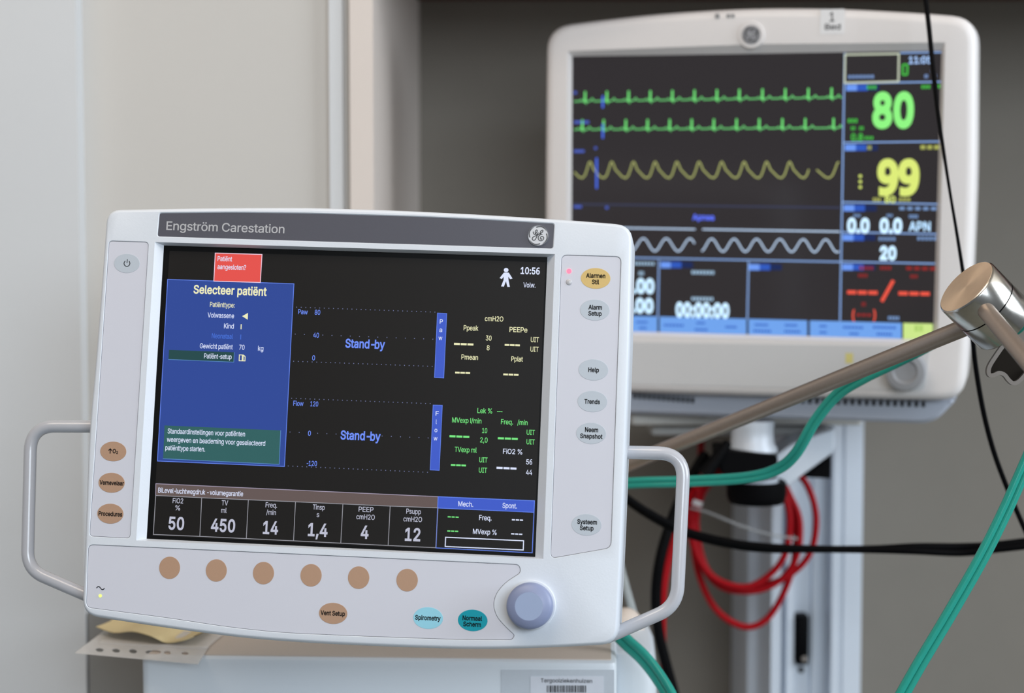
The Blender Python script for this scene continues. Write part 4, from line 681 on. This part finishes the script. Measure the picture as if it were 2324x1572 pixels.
def f_lines(mb):
    B.line(mb, [(1917, 120), (1906.5, 728)], TH, ln, ZA)
    for a in ([(2043, 120), (2136, 118.5)], [(1917, 189), (2135, 185.5)], [(1914, 323.5), (2133, 321)], [(1911.5, 458.5), (2128, 463)], [(1910.5, 526.5), (2126, 531)], [(1909, 593.5), (2122, 598)], [(1300, 582), (1907, 594)], [(1495.5, 590), (1493, 720)], [(1699, 593), (1696, 724)]): B.line(mb, a, TH, ln, ZA)
    B.line(mb, [(1300, 463), (1907, 471)], 4, lnd, ZA)
    for x, y in ((1921, 199), (1918, 335), (1915, 472), (1913, 539), (1912, 606), (1499, 601), (1700, 606)):
        for dx, w, m in ((0, 24, tagA), (24, 24, tagB), (48, 26, tagC)): flat(mb, B.rect(x + dx, y - 7, x + dx + w, y + 7), ZA, m)
    for x0, x1, y in ((1302, 1309, 210), (1302, 1338, 277), (1302, 1327, 343), (1349, 1355, 336), (1302, 1321, 469), (1374, 1381, 471)): flat(mb, B.rect(x0, y - 3, x1, y + 3), ZC, lab)
    for x, a, b in ((1368, 217, 245), (1368, 281, 314), (1354, 358, 428)): B.line(mb, [(x, a), (x, b)], 4, blu, ZC)
bsub('grid_lines', f_lines)
def f_top(mb):
    B.line(mb, [(1918, 124), (2040, 122), (2039, 185), (1917, 188)], 3.6, frm, ZC, True); B.dashes(mb, 1954, 174, 56, 7, K('bar', (120, 150, 200), 1.0), ZC, 7, .35)
    B.text(mb, '11:05', 2088, 136, 48, 15, K('clock', (150, 180, 225), 1.5), ZC, .02)
    q = B.uv(2054, 158); k = B.k(); stroke(mb, rounded([q + Vector(p) for p in ((-5 * k, -11 * k), (5 * k, -11 * k), (5 * k, 11 * k), (-5 * k, 11 * k))], .001), 4 * k, grn, ZC, True)
    for x, y in ((2102, 173), (2121, 173), (2117, 160)): flat(mb, B.rect(x - 4, y - 4, x + 4, y + 4), ZC, K('icon', (110, 135, 180), 1.0))
bsub('status_field', f_top)
def f_hr(mb):
    B.text(mb, '80', 2027, 249.5, 90, 70, big, ZC, .045); B.text(mb, '0.8', 1945, 311, 26, 15, grn, ZC, .03)
    for x, y, w, h in ((1935, 274, 20, 9), (1936, 291, 9, 8), (1955, 291, 9, 8), (1972, 313, 18, 7), (1978, 198, 20, 8), (2101, 197, 18, 8), (2126, 196, 14, 8)): B.dashes(mb, x, y, w, h, grn, ZC, 3, .5)
bsub('heart_rate_field', f_hr)
def f_spo(mb):
    B.text(mb, '99', 2038.5, 402, 92, 71, yel, ZC, .045)
    for y in (399.5, 412, 424.5): q = B.uv(1952.5, y); flat(mb, ellipse(q.x, q.y, 3.6 * B.k(), 3.6 * B.k(), 12), ZC, yel)
    for x, y, w, h in ((1990, 453, 17, 9), (2053, 453, 24, 8), (2110, 334, 40, 9), (1973, 335, 9, 9)): B.dashes(mb, x, y, w, h, ysm, ZC, 3, .4)
    B.text(mb, '80', 2020, 452.5, 24, 14, yel, ZC, .03)
bsub('oxygen_field', f_spo)
def f_gas(mb):
    B.text(mb, '0.0', 1948, 511.5, 49, 30, wh, ZC, .05); B.text(mb, '0.0', 2022, 512, 49, 30, wh, ZC, .05); B.text(mb, 'APN', 2087, 513.5, 47, 20, K('apn', (170, 205, 235), 1.5), ZC, .02)
    g = K('gas', (110, 140, 185), 1.2)
    for x, y, w, h in ((1945, 489, 15, 7), (2019, 489, 13, 7), (2073, 491, 19, 8), (2083, 473, 80, 7)): B.dashes(mb, x, y, w, h, g, ZC, 5, .5)
bsub('gas_field', f_gas)
def f_20(mb):
    B.text(mb, '20', 2015.5, 574, 36, 28, wh, ZC, .05); g = K('gas', (110, 140, 185), 1.2)
    for x, y, w, h in ((2013, 542, 36, 8), (2103, 541, 40, 8)): B.dashes(mb, x, y, w, h, g, ZC, 5, .5)
bsub('breath_rate_field', f_20)
def f_red(mb):
    B.dashes(mb, 1957, 663.5, 67, 8, red, ZC, 3, .18); B.dashes(mb, 2074.5, 666, 68, 8, red, ZC, 3, .18); B.line(mb, [(2001, 684), (2027.5, 636)], 7.5, red, ZC)
    B.text(mb, '(', 1937, 714, 6, 20, red, ZC, .03); B.text(mb, ')', 1984.5, 714, 6, 20, red, ZC, .03); B.dashes(mb, 1960.5, 714.5, 34, 6, redd, ZC, 3, .2)
    for x, y, w, h in ((1958, 625, 20, 8), (2074, 627, 16, 8), (1960, 690, 9, 9), (1966, 608, 30, 8), (2010, 608, 24, 8), (2090, 609, 64, 8)): B.dashes(mb, x, y, w, h, redd, ZC, 4, .4)
    B.dashes(mb, 2028, 721.5, 24, 8, K('gas', (110, 140, 185), 1.2), ZC, 4, .4)
bsub('pressure_field', f_red)
def f_num(mb):
    B.text(mb, '0.00', 1450, 648.5, 72, 31, wh, ZC, .05); B.text(mb, '0.00', 1448, 693, 72, 31, wh, ZC, .05); B.text(mb, '00:00:00', 1594, 703.5, 124, 31, wh, ZC, .05); g = K('gas2', (150, 180, 205), 1.2)
    for x, y, w, h in ((1595, 618, 52, 8), (1594, 678, 50, 8), (1455, 620, 12, 9), (1462, 598, 48, 7)): B.dashes(mb, x, y, w, h, g, ZC, 7, .4)
bsub('timer_field', f_num)
def f_keys(mb):
    top = lambda x: 713 + (x - 1300) * .0262; bt = lambda x: 748 + (x - 1300) * .0268
    for a, b, m in ((1298, 1492, sky), (1497, 1694, sky), (1699, 1832, sky), (1838, 2046, sky), (2050, 2117, lime)):
        flat(mb, B.loop([(a, top(a)), (b, top(b)), (b, bt(b)), (a, bt(a))]), ZA, m)
    for x, y, w in ((1457, 731, 26), (1459, 744, 18), (1529, 738, 46), (1590, 733, 20), (1591, 748, 30), (1659, 742, 26), (1728, 737, 30), (1730, 751, 40), (1795, 738, 28), (1798, 752, 36), (1868, 740, 16), (1868, 754, 16), (1936, 743, 44), (1938, 757, 20), (2007, 743, 50), (2007, 758, 34)): B.dashes(mb, x, y, w, 5, skyd, ZC, 6, .35)
    B.dashes(mb, 2085, 745, 18, 14, K('lime_icon', (175, 210, 110)), ZC, 2, .3)
bsub('softkey_bar', f_keys)
emblem(B, 1705, 79, 20.5, ZB + .0015, mon, mat('mon_emblem', (.10, .10, .105), .4), mat('mon_emblem_ink', (.42, .42, .44), .4), mat('mon_emblem_rim', (.13, .13, .135), .35))
mb = MB(); q = B.uv(1705, 79, ZB); lathe(mb, [(30 * B.k(), ZB - .003), (30 * B.k(), ZB + .0008), (28.5 * B.k(), ZB + .0015), (1e-8, ZB + .0015)], M_monwhite, q.x, q.y); mb.build('emblem_boss', mon)
mb = MB(); plate(mb, B.rect(1862, 22, 1915, 76, ZB), ZB, ZB + .0003, mat('bed_sticker', (.76, .75, .75), .4)); B.text(mb, '1', 1888.5, 38, 10, 20, M_ink, ZB + .0005, .01); B.text(mb, 'Bed', 1890, 60.5, 34, 12.5, M_ink, ZB + .0005, .0)
mb.build('sticker', mon)
gi = mat('grey_print', (.25, .25, .25), .5)
mb = MB(); flat(mb, B.rect(1623, 31, 1633, 42, ZB), ZB + .0003, gi); B.dashes(mb, 1658, 36, 18, 8, gi, ZB + .0003, 2, .3); mb.build('printed_symbols', mon)
q = B.uv(2057, 838, ZB); R = 45 * B.k(); mb = MB()
lathe(mb, [(R, ZB), (R * .98, ZB + .012), (R * .92, ZB + .014), (R * .62, ZB + .0145), (R * .5, ZB + .012), (1e-8, ZB + .0115)], mat('mon_knob', (.27, .275, .29), .45), q.x, q.y, 40); mb.build('rotary_knob', mon)
mb = MB(); z = ZB + .0007
flat(mb, B.rect(1919, 801, 1936, 824, z), z, mat('icon_yellow', (.62, .55, .2), .5)); flat(mb, B.rect(1921, 858, 1934, 872, z), z, mat('icon_teal', (.15, .5, .45), .5)); flat(mb, B.rect(1944, 845, 1968, 868, z), z, mat('icon_orange', (.75, .5, .32), .5)); mb.build('printed_icons', mon)

# ================================================================ MONITOR MOUNT AND WALL RAIL
dm = 1.55
mt = at(1715, 1000, dm)
mount = empty('monitor_mount', Matrix(), (mt.x, mt.y + .02, at(1715, 1155, dm).z), 'grey tray and black clamp arm holding the patient monitor', 'monitor arm')
OFF[mount.name] = Vector((mt.x, mt.y + .02, at(1715, 1155, dm).z))
def scale(d): return d / F
mb = MB(); dt = 1.605; a, b = at(1437, 951, dt), at(1958, 958, dt); s = scale(dt)
rotz = Matrix.Rotation(math.radians(-9), 3, 'Z')
box(mb, ((a.x + b.x) / 2, dt + .05, (a.z + b.z) / 2), (b.x - a.x + .004, .10, 27 * s), M_tray, .006); mb.build('tray', mount)
mb = MB(); a, b = at(1480, 976, dt + .02), at(1862, 985, dt + .02); box(mb, ((a.x + b.x) / 2, dt + .06, (a.z + b.z) / 2), (b.x - a.x, .08, 22 * s), mat('under_plate', (.38, .38, .37), .5), .004); mb.build('under_plate', mount)
def vl(mb, px, prof, d, m):
    """upright turned part; prof is (pixel radius, pixel row)"""
    c = at(px, prof[0][1], d); k = scale(d)
    lathe(mb, [(max(1e-8, r * k), at(px, y, d).z) for r, y in prof], m, c.x, c.y + .03, 40)
mb = MB(); vl(mb, 1718, [(57, 1034), (57, 1026), (50, 1014), (48, 985), (50, 972), (50, 962)], dm, M_alu); mb.build('pivot', mount)
mb = MB(); vl(mb, 1727, [(60, 1153), (66, 1147), (69, 1135), (69, 1104), (64, 1100), (58, 1103)], dm, M_black); pk_ = mb.build('clamp_puck', mount)
mb = MB(); vl(mb, 1724, [(54, 1108), (54, 1097), (40, 1093)], dm, M_alu); mb.build('puck_rim', pk_)
def prism_px(mb, pts, d0, d1, m, r=.003):
    l = [(x, y) for x, y in pts]; f = [at(x, y, d0) for x, y in l]; b = [v + Vector((0, d1 - d0, 0)) for v in f]
    P2 = ccw([Vector((v.x, v.z)) for v in f]); y0 = f[0].y; tmp = MB(); plate(tmp, rounded(P2, r) if r else P2, -(d1 - d0), 0, m, .001)
    mb.add([Vector((v.x, y0 - v.z, v.y)) for v in tmp.v], tmp.f, m)
mb = MB(); prism_px(mb, [(1632, 1022), (1700, 1026), (1766, 1034), (1764, 1086), (1690, 1086), (1636, 1074)], dm, dm + .06, M_black); mb.build('clamp_block', mount)
mb = MB(); tube(mb, [at(1652, 1004, dm + .005), at(1628, 1038, dm), at(1604, 1070, dm), at(1598, 1078, dm)], .0055, M_black, 14, r_fn=lambda t: .0038 + .0042 * t); mb.build('clamp_lever', mount)
mb = MB(); prism_px(mb, [(1760, 1034), (1800, 1005), (1892, 972), (1892, 1026), (1822, 1078), (1790, 1104), (1760, 1086)], dm + .04, dm + .09, M_alu); prism_px(mb, [(1838, 985), (1895, 972), (1895, 1018), (1845, 1022)], dm + .08, 1.742, M_alu); mb.build('arm', mount)
mb = MB(); prism_px(mb, [(1826, 1083), (1886, 1030), (1886, 1086)], dm + .05, dm + .08, M_black, .001); mb.build('arm_opening', mount)  # black wedge added for the dark opening below the arm
dr = 1.74
z1 = at(1800, 940, dr).z; mb = MB()
xx = lambda px: at(px, 1250, dr).x
y0 = at(1800, 1250, dr).y
plan = [(xx(1712), wy), (xx(1714), y0 + .05), (xx(1735), y0 + .045), (xx(1752), y0), (xx(1774), y0), (xx(1777), y0 + .02), (xx(1786), y0 + .02), (xx(1789), y0 + .006), (xx(1806), y0 + .006), (xx(1809), y0 + .022), (xx(1848), y0 + .022), (xx(1851), y0 + .016), (xx(1862), y0 + .016), (xx(1865), y0 + .024), (xx(1886), y0 + .024), (xx(1889), y0), (xx(1906), y0), (xx(1908), y0 + .002), (xx(1914), y0 + .002), (xx(1916), y0), (xx(1957), y0), (xx(1958), wy)]
vprism(mb, [Vector(p) for p in plan], .0, z1, M_alu)
rail = mb.build('wall_rail'); tag(rail, 'upright grooved aluminium rail on the taupe wall below the monitor', 'rail')
mb = MB(); a = at(1825, 1458, dr); box(mb, (a.x, y0 + .012, a.z), (29 * scale(dr), .02, 114 * scale(dr)), M_black, .003); mb.build('latch', rail)
for n_, py in (('latch_screw', 1500), ('rail_screw', 1537)):
    a = at(1829, py, dr); mb = MB(); lathe(mb, [(.0028, 0), (.0028, .0018), (.0022, .0022), (1e-8, .0022)], M_clip if n_ == 'latch_screw' else M_black, mtx=Matrix.Translation((a.x, y0 + (.003 if n_ == 'latch_screw' else .022), a.z)) @ Matrix.Rotation(math.radians(90), 4, 'X'), n=16); mb.build(n_, rail)

# ================================================================ VENTILATOR CABINET
dv = 1.305
pR = at(1400, 1500, dv); zt = pR.z
pL = on_z(320, 1487, zt); ax = (pR - pL); ax.z = 0; wv = ax.length; ax.normalize(); ay = Vector((-ax.y, ax.x, 0))
Mv = Matrix(((ax.x, ay.x, 0, pL.x), (ax.y, ay.y, 0, pL.y), (0, 0, 1, 0), (0, 0, 0, 1)))
vent = empty('ventilator_cabinet', Mv, (wv / 2, .15, 0), 'white ventilator cabinet under the display with a barcode sticker', 'ventilator')
mb = MB(); box(mb, (wv / 2, .16, zt / 2 - .0004), (wv, .32, zt - .0008), M_body, .006); mb.build('body', vent)
mb = MB(); box(mb, (wv / 2, .162, zt - .0006), (wv - .008, .312, .0012), mat('beige_top', (.50, .42, .355), .5, noise=.02), .0004); mb.build('top_plate', vent)
iv = Mv.inverted()
def vloc(px, py, d): return iv @ at(px, py, d)
mb = MB(); a, b = vloc(1380, 1452, 1.40), vloc(1488, 1452, 1.40)
box(mb, ((a.x + b.x) / 2, .12, a.z - .2), (b.x - a.x, .12, .4), M_body, .022, seg=8); mb.build('side_cover', vent)
mb = MB(); c = vloc(1420, 1430, 1.45); lathe(mb, [(.015 * math.cos(t), .018 * math.sin(t)) for t in [math.radians(-90 + 15 * i) for i in range(12)]] + [(1e-8, .018)], M_beige, mtx=Matrix.Translation(c), n=32); mb.build('side_cap', vent)
mb = MB(); c = iv @ Vector((0, 0, 0))
def vface(px, py):                                                  # point on the cabinet front
    r = c2w(ray(px, py)) - CAM; n = ay; k = (pL - CAM).dot(n) / r.dot(n); q = iv @ (CAM + r * k); return Vector((q.x, q.z))
def vplate(mb, pts, h, m):
    tmp = MB(); plate(tmp, ccw([vface(*p) for p in pts]), 0, h, m); mb.add([Vector((v.x, -v.z - .00005, v.y)) for v in tmp.v], tmp.f, m)
M_lab = mat('label_paper', (.72, .74, .80), .4); M_film = mat('label_film', (.60, .64, .69), .3)
vplate(mb, [(1138, 1519), (1394, 1519), (1394, 1640), (1138, 1640)], .0002, M_film); vplate(mb, [(1204, 1534), (1370, 1534), (1370, 1640), (1204, 1640)], .0004, M_lab)
gv, gf = glyphs('Tergooiziekenhuizen', .012); x0, x1 = min(v[0] for v in gv), max(v[0] for v in gv); c = vface(1285.5, 1543.5); k = dv / F
mb.add([(c.x + (v[0] - (x0 + x1) / 2) * 117 * k / (x1 - x0), -.0006, c.y + (v[1] - CAPH / 2) * 9 * k / CAPH) for v in gv], gf, M_ink)
x = 1241
while x < 1331:
    w = random.choice((1.2, 1.6, 2.4, 3.6)); 
    if x + w < 1333: vplate(mb, [(x, 1554.5), (x + w, 1554.5), (x + w, 1570.5), (x, 1570.5)], .0005, M_ink)
    x += w + random.choice((1.2, 1.6, 2.2))
vplate(mb, [(1250, 1573), (1322, 1573), (1322, 1578), (1250, 1578)], .0005, M_ink)
mb.build('sticker', vent)

# clear punched sleeve and the yellow paper on the cabinet top
zs = zt + .0012
def zl(pts, z): return [on_z(x, y, z) for x, y in pts]
mb = MB(); ol = [Vector((v.x, v.y)) for v in zl([(170, 1482), (233, 1434), (262, 1415), (505, 1440), (474, 1466), (449, 1507.5)], zs)]
hol = []
for x, y, w, h in ((226, 1475, 9, 4.6), (263.6, 1476.5, 9, 4.6), (302, 1478, 9, 5), (348, 1480, 18, 5), (380, 1481.5, 8, 4.5), (420, 1483, 8, 4)):
    hol.append([Vector((v.x, v.y)) for v in [on_z(x + w * math.cos(t) - 3 * math.sin(t) * -.5, y + h * math.sin(t), zs) for t in [2 * math.pi * i / 16 for i in range(16)]]])
tmp = MB(); plate(tmp, ol, zs, zs + .0003, M_sleeve, holes=hol); mb.add(tmp.v, tmp.f, M_sleeve)
tmp = MB(); plate(tmp, [Vector((v.x, v.y)) for v in zl([(224, 1459), (470, 1472), (474, 1467), (232, 1452)], zs + .0004)], zs + .0003, zs + .0006, M_strip); mb.add(tmp.v, tmp.f, M_strip)
tag(mb.build('plastic_sleeve'), 'clear punched plastic sleeve lying on the left front corner of the cabinet', 'sleeve')
mb = MB(); top = [(218, 1416), (262, 1402), (330, 1402), (400, 1412), (470, 1425)]
fr = [(218, 1421, 7), (258, 1434, 6), (302, 1431.5, 9), (345, 1443, 7), (378, 1457, 2), (415, 1452, 5), (440, 1443, 7)]
NN = 25
f_ = spline([on_z(x, y, zs + h * .001) for x, y, h in fr], 4); b_ = [v + Vector((.01, .07, -.001)) for v in f_]
n = len(f_); rows = [[f_[i].lerp(b_[i], t) + Vector((0, 0, -(math.sin(t * math.pi) * .002))) for i in range(n)] for t in (0, .2, .4, .7, 1)]
vs_ = [v for r in rows for v in r]; fs_ = [(j * n + i, j * n + i + 1, (j + 1) * n + i + 1, (j + 1) * n + i) for j in range(4) for i in range(n - 1)]
kk_ = len(vs_); vs_ += [v - Vector((0, 0, .0006)) for v in vs_]; fs_ += [tuple(reversed([kk_ + q for q in f])) for f in fs_]
fs_ += [(i + 1, i, kk_ + i, kk_ + i + 1) for i in range(n - 1)]
mb.add(vs_, fs_, M_paper); tag(mb.build('paper_note', angle=80), 'crumpled yellow paper on the clear sleeve under the display', 'paper')

# ================================================================ SWIVEL HOSE ARM
axis = Vector((.717, -.64, .276)).normalized(); C0 = ray(2193, 650) * 1.165
wax = (RT * axis.x + UP * axis.y + FW * axis.z).normalized(); wc = c2w(C0)
Q = (-wax).to_track_quat('Z', 'Y').to_matrix().to_4x4(); MJ = Matrix.Translation(wc) @ Q      # local +z faces the viewer
arm = empty('hose_support_arm', Matrix(), tuple(wc + wax * .04), 'steel swivel joint with two grey rods at the right edge', 'support arm')
RJ = .0214
mb = MB(); lathe(mb, [(RJ, -.0178), (RJ, -.0012), (RJ * .975, -.0003), (RJ * .955, 0), ], M_steel, mtx=MJ, n=72); hf = mb.build('hinge_front', arm)
mb = MB(); n_ = 72
lathe(mb, [(RJ * .95, -.0002), (RJ * .945, .00015), (1e-8, .00015)], M_steelface, mtx=MJ, n=72); hc = mb.build('hinge_cap', hf, angle=60)
OJ = OFF[arm.name]; hc.data.transform(MJ.inverted() @ Matrix.Translation(OJ)); hc.matrix_local = Matrix.Translation(-OJ) @ MJ
nt = M_steelface.node_tree; tg = nt.nodes.new('ShaderNodeTangent'); tg.direction_type = 'RADIAL'; tg.axis = 'Z'
nt.nodes['Principled BSDF'].inputs['Anisotropic'].default_value = .5; nt.links.new(tg.outputs[0], nt.nodes['Principled BSDF'].inputs['Tangent'])
mb = MB(); lathe(mb, [(RJ * .9, -.0383), (RJ * .97, -.0376), (RJ, -.0365), (RJ, -.0187)], M_steel, mtx=MJ, n=72); hb = mb.build('hinge_back', arm)
mb = MB(); lathe(mb, [(RJ * .975, -.0188), (RJ * .975, -.0177)], M_black, mtx=MJ, n=72); mb.build('hinge_seam', hb)
p0 = wc + wax * .028; p1 = at(1480, 1031, 1.40); p2 = at(1360, 1082, 1.46)
mb = MB(); tube(mb, [p0, p0.lerp(p1, .5), p1, p2], .0057, M_rod, 24); mb.build('rod', arm)
mb = MB(); q0 = wc + wax * .009 - RT * .0012; q1 = at(2394, 893, 1.06); tube(mb, [q0, q0.lerp(q1, .5), q1, q1 + (q1 - q0) * .3], .0055, M_rod, 24); mb.build('rod', arm)
# wavy hose clip under the second rod
mb = MB(); pts = [(2276, 786), (2262, 806), (2248, 828), (2244, 842), (2247, 851), (2256, 851), (2268, 846), (2280, 850), (2290, 862), (2299, 869), (2310, 867), (2322, 856), (2336, 838)]
sp = spline([at(x, y, 1.185) for x, y in pts], 5); nrm = FW
def ribbon(mb, path, th, dep, m):
    k = len(path); I = []; O = []
    for i in range(k):
        t = (path[min(i + 1, k - 1)] - path[max(i - 1, 0)]).normalized(); nn = t.cross(nrm).normalized(); I.append(path[i] + nn * th / 2); O.append(path[i] - nn * th / 2)
    vs = I + O + [v + nrm * dep for v in I] + [v + nrm * dep for v in O]; fs = []
    for i in range(k - 1): fs += [(i, i + 1, k + i + 1, k + i), (2 * k + i, 3 * k + i, 3 * k + i + 1, 2 * k + i + 1), (i, 2 * k + i, 2 * k + i + 1, i + 1), (k + i, k + i + 1, 3 * k + i + 1, 3 * k + i)]
    mb.add(vs, fs, m)
ribbon(mb, sp, 9 * 1.185 / F, .004, M_clip)
back = [at(x, y, 1.185) + FW * .0035 for x, y in pts]; 
mb.add(back + [at(2336, 800, 1.185) + FW * .0035], [tuple(range(len(back) + 1))], mat('clip_opening_shade', (.012, .009, .006), .7, spec=.1))  # near-black sheet added for the dark inside of the clip opening
mb.build('hose_clip', arm)

# ================================================================ HOSES AND CABLES
def hose(name, pts, r, m, label, cat, twin=None, group=None, n=10, core=None):
    P = spline([at(*p) for p in pts], n); mb = MB()
    if twin:
        for sgn in (-1, 1): tube(mb, P, r, m, 14, offs=(sgn * twin, 0))
        if core: tube(mb, P, r * .5, core, 10, offs=(twin * .9, 0)); tube(mb, P, r * .5, core, 10, offs=(-twin * .9, 0))
    else: tube(mb, P, r, m, 14)
    return tag(mb.build(name, angle=60), label, cat, group)
hose('oxygen_tube', [(1330, 1108, 1.42), (1430, 1096, 1.40), (1560, 1092, 1.38), (1690, 1084, 1.36), (1760, 1066, 1.35), (1805, 1030, 1.34), (1850, 955, 1.33), (1900, 895, 1.32), (1960, 857, 1.31), (2040, 818, 1.30), (2110, 782, 1.29), (2170, 748, 1.28), (2240, 728, 1.27), (2300, 748, 1.25), (2336, 715, 1.23)], .0024, M_green, 'green twin oxygen tube running past the display handle to the steel joint', 'tube', twin=.0019, core=M_green2)
hose('oxygen_tube', [(2352, 1000, 1.19), (2322, 1068, 1.19), (2282, 1158, 1.19), (2230, 1262, 1.19), (2160, 1385, 1.19), (2090, 1502, 1.19), (2040, 1590, 1.19), (1985, 1690, 1.19), (1940, 1800, 1.19)], .0026, M_green, 'green twin oxygen tube slanting down the right edge before the bare wall', 'tube', twin=.0022, core=M_green2)
hose('oxygen_tube', [(1380, 1415, 1.345), (1420, 1455, 1.335), (1460, 1492, 1.325), (1495, 1537, 1.315), (1525, 1590, 1.305), (1545, 1660, 1.30), (1555, 1760, 1.30), (1550, 1900, 1.30)], .0033, M_green, 'green twin oxygen tube curving down beside the white ventilator cabinet', 'tube', twin=.0028, core=M_green2)
mb = MB(); Pc = spline([at(*p) for p in [(2088, -90, 1.40), (2098, -20, 1.40), (2108, 60, 1.39), (2117, 150, 1.38), (2128, 250, 1.36), (2141, 340, 1.35), (2155, 430, 1.34), (2170, 520, 1.33), (2186, 620, 1.33), (2204, 740, 1.33), (2214, 830, 1.34), (2231, 930, 1.35), (2254, 1020, 1.36), (2285, 1105, 1.37), (2330, 1210, 1.38), (2370, 1290, 1.38)]], 8)
tube(mb, Pc, .002, M_black, 12, r_fn=lambda t: .0019 - .0008 * math.exp(-((t - .42) / .16) ** 2))
tag(mb.build('black_cable', angle=60), 'thin black cable hanging down in front of the patient monitor', 'cable')
mb = MB()
P1 = spline([at(*p) for p in [(1340, 1050, 1.5), (1420, 1126, 1.5), (1490, 1172, 1.5), (1560, 1205, 1.5), (1650, 1228, 1.49), (1740, 1240, 1.48), (1850, 1245, 1.47), (1980, 1247, 1.46), (2080, 1250, 1.45), (2180, 1254, 1.45), (2260, 1246, 1.44), (2400, 1230, 1.43)]], 10)
P2 = spline([at(*p) for p in [(1340, 1058, 1.505), (1420, 1133, 1.505), (1490, 1180, 1.505), (1560, 1212, 1.505), (1650, 1235, 1.495), (1740, 1246, 1.485), (1850, 1246, 1.478), (1980, 1245, 1.466), (2080, 1240, 1.456), (2180, 1240, 1.455), (2260, 1236, 1.446), (2400, 1219, 1.436)]], 10)
tube(mb, P1, .0029, M_black, 12); tube(mb, P2, .0029, M_black, 12)
tag(mb.build('black_cable', angle=60), 'twisted pair of black cables running level across the aluminium rail', 'cable')
hose('black_cable', [(1600, 1030, 1.60), (1562, 1095, 1.585), (1528, 1170, 1.57), (1500, 1260, 1.56), (1489, 1345, 1.56), (1494, 1430, 1.56), (1510, 1500, 1.56), (1530, 1575, 1.56), (1550, 1660, 1.56), (1560, 1800, 1.56)], .0046, M_black, 'thick black cable hanging behind the right display handle', 'cable')
hose('red_cable', [(1592, 975, 1.735), (1591, 1015, 1.72), (1588, 1060, 1.68), (1566, 1130, 1.62), (1534, 1210, 1.60), (1508, 1320, 1.59), (1503, 1420, 1.59), (1506, 1500, 1.59), (1522, 1620, 1.59), (1540, 1800, 1.59)], .0034, M_red, 'red cable hanging close beside the thick black cable', 'cable')
# coiled red cable: one cable, three loops and a drooping one
coil = [(1575, 1110, 1.555), (1566, 1190, 1.556), (1582, 1260, 1.557), (1622, 1312, 1.558), (1690, 1332, 1.559), (1745, 1305, 1.56), (1782, 1255, 1.56), (1792, 1180, 1.56), (1778, 1120, 1.562), (1740, 1080, 1.565), (1650, 1075, 1.568), (1590, 1120, 1.568),
        (1572, 1200, 1.566), (1592, 1280, 1.566), (1640, 1332, 1.566), (1715, 1340, 1.566), (1775, 1312, 1.566), (1808, 1260, 1.566), (1815, 1190, 1.567), (1800, 1140, 1.569), (1760, 1085, 1.572), (1660, 1068, 1.575), (1600, 1110, 1.575),
        (1580, 1190, 1.573), (1602, 1288, 1.573), (1652, 1326, 1.573), (1720, 1330, 1.573), (1790, 1305, 1.573), (1838, 1255, 1.573), (1852, 1180, 1.573), (1838, 1115, 1.574), (1808, 1075, 1.577), (1740, 1050, 1.582), (1640, 1060, 1.582), (1586, 1120, 1.582),
        (1574, 1230, 1.58), (1592, 1320, 1.58), (1630, 1388, 1.58), (1690, 1422, 1.58), (1740, 1404, 1.58), (1778, 1345, 1.58), (1800, 1280, 1.58), (1806, 1200, 1.582), (1790, 1120, 1.59), (1760, 1070, 1.6)]
coil = [(x, y, d + .095) for x, y, d in coil]
hose('red_cable', coil, .0030, M_red, 'coiled red cable looped under the monitor mount', 'cable', n=8)
mb = MB(); P = [at(1592, 1090, 1.635), at(1575, 1140, 1.635), at(1566, 1180, 1.635)]; 
tube(mb, spline(P, 6), .0075, M_red, 16); wr = mb.build('cable_tie_wrap'); tag(wr, 'red wrap binding the top of the coiled red cable', 'cable wrap')
mb = MB(); tube(mb, [at(1577, 1132, 1.635), at(1573, 1143, 1.635)], .0079, mat('wrap_band', (.7, .68, .68), .5), 16); mb.build('band', wr)
hose('clear_tube', [(1395, 1225, 1.53), (1410, 1290, 1.53), (1432, 1370, 1.53), (1460, 1460, 1.53), (1478, 1530, 1.53), (1490, 1620, 1.53), (1495, 1800, 1.53)], .0031, M_clear, 'clear pale tube sloping down behind the lower end of the right handle', 'tube')
hose('white_string', [(1545, 1148, 1.62), (1600, 1160, 1.62), (1680, 1192, 1.62), (1745, 1212, 1.62), (1810, 1222, 1.62)], .0013, M_string, 'thin whitish cord strung from the red wrap towards the rail', 'cord')
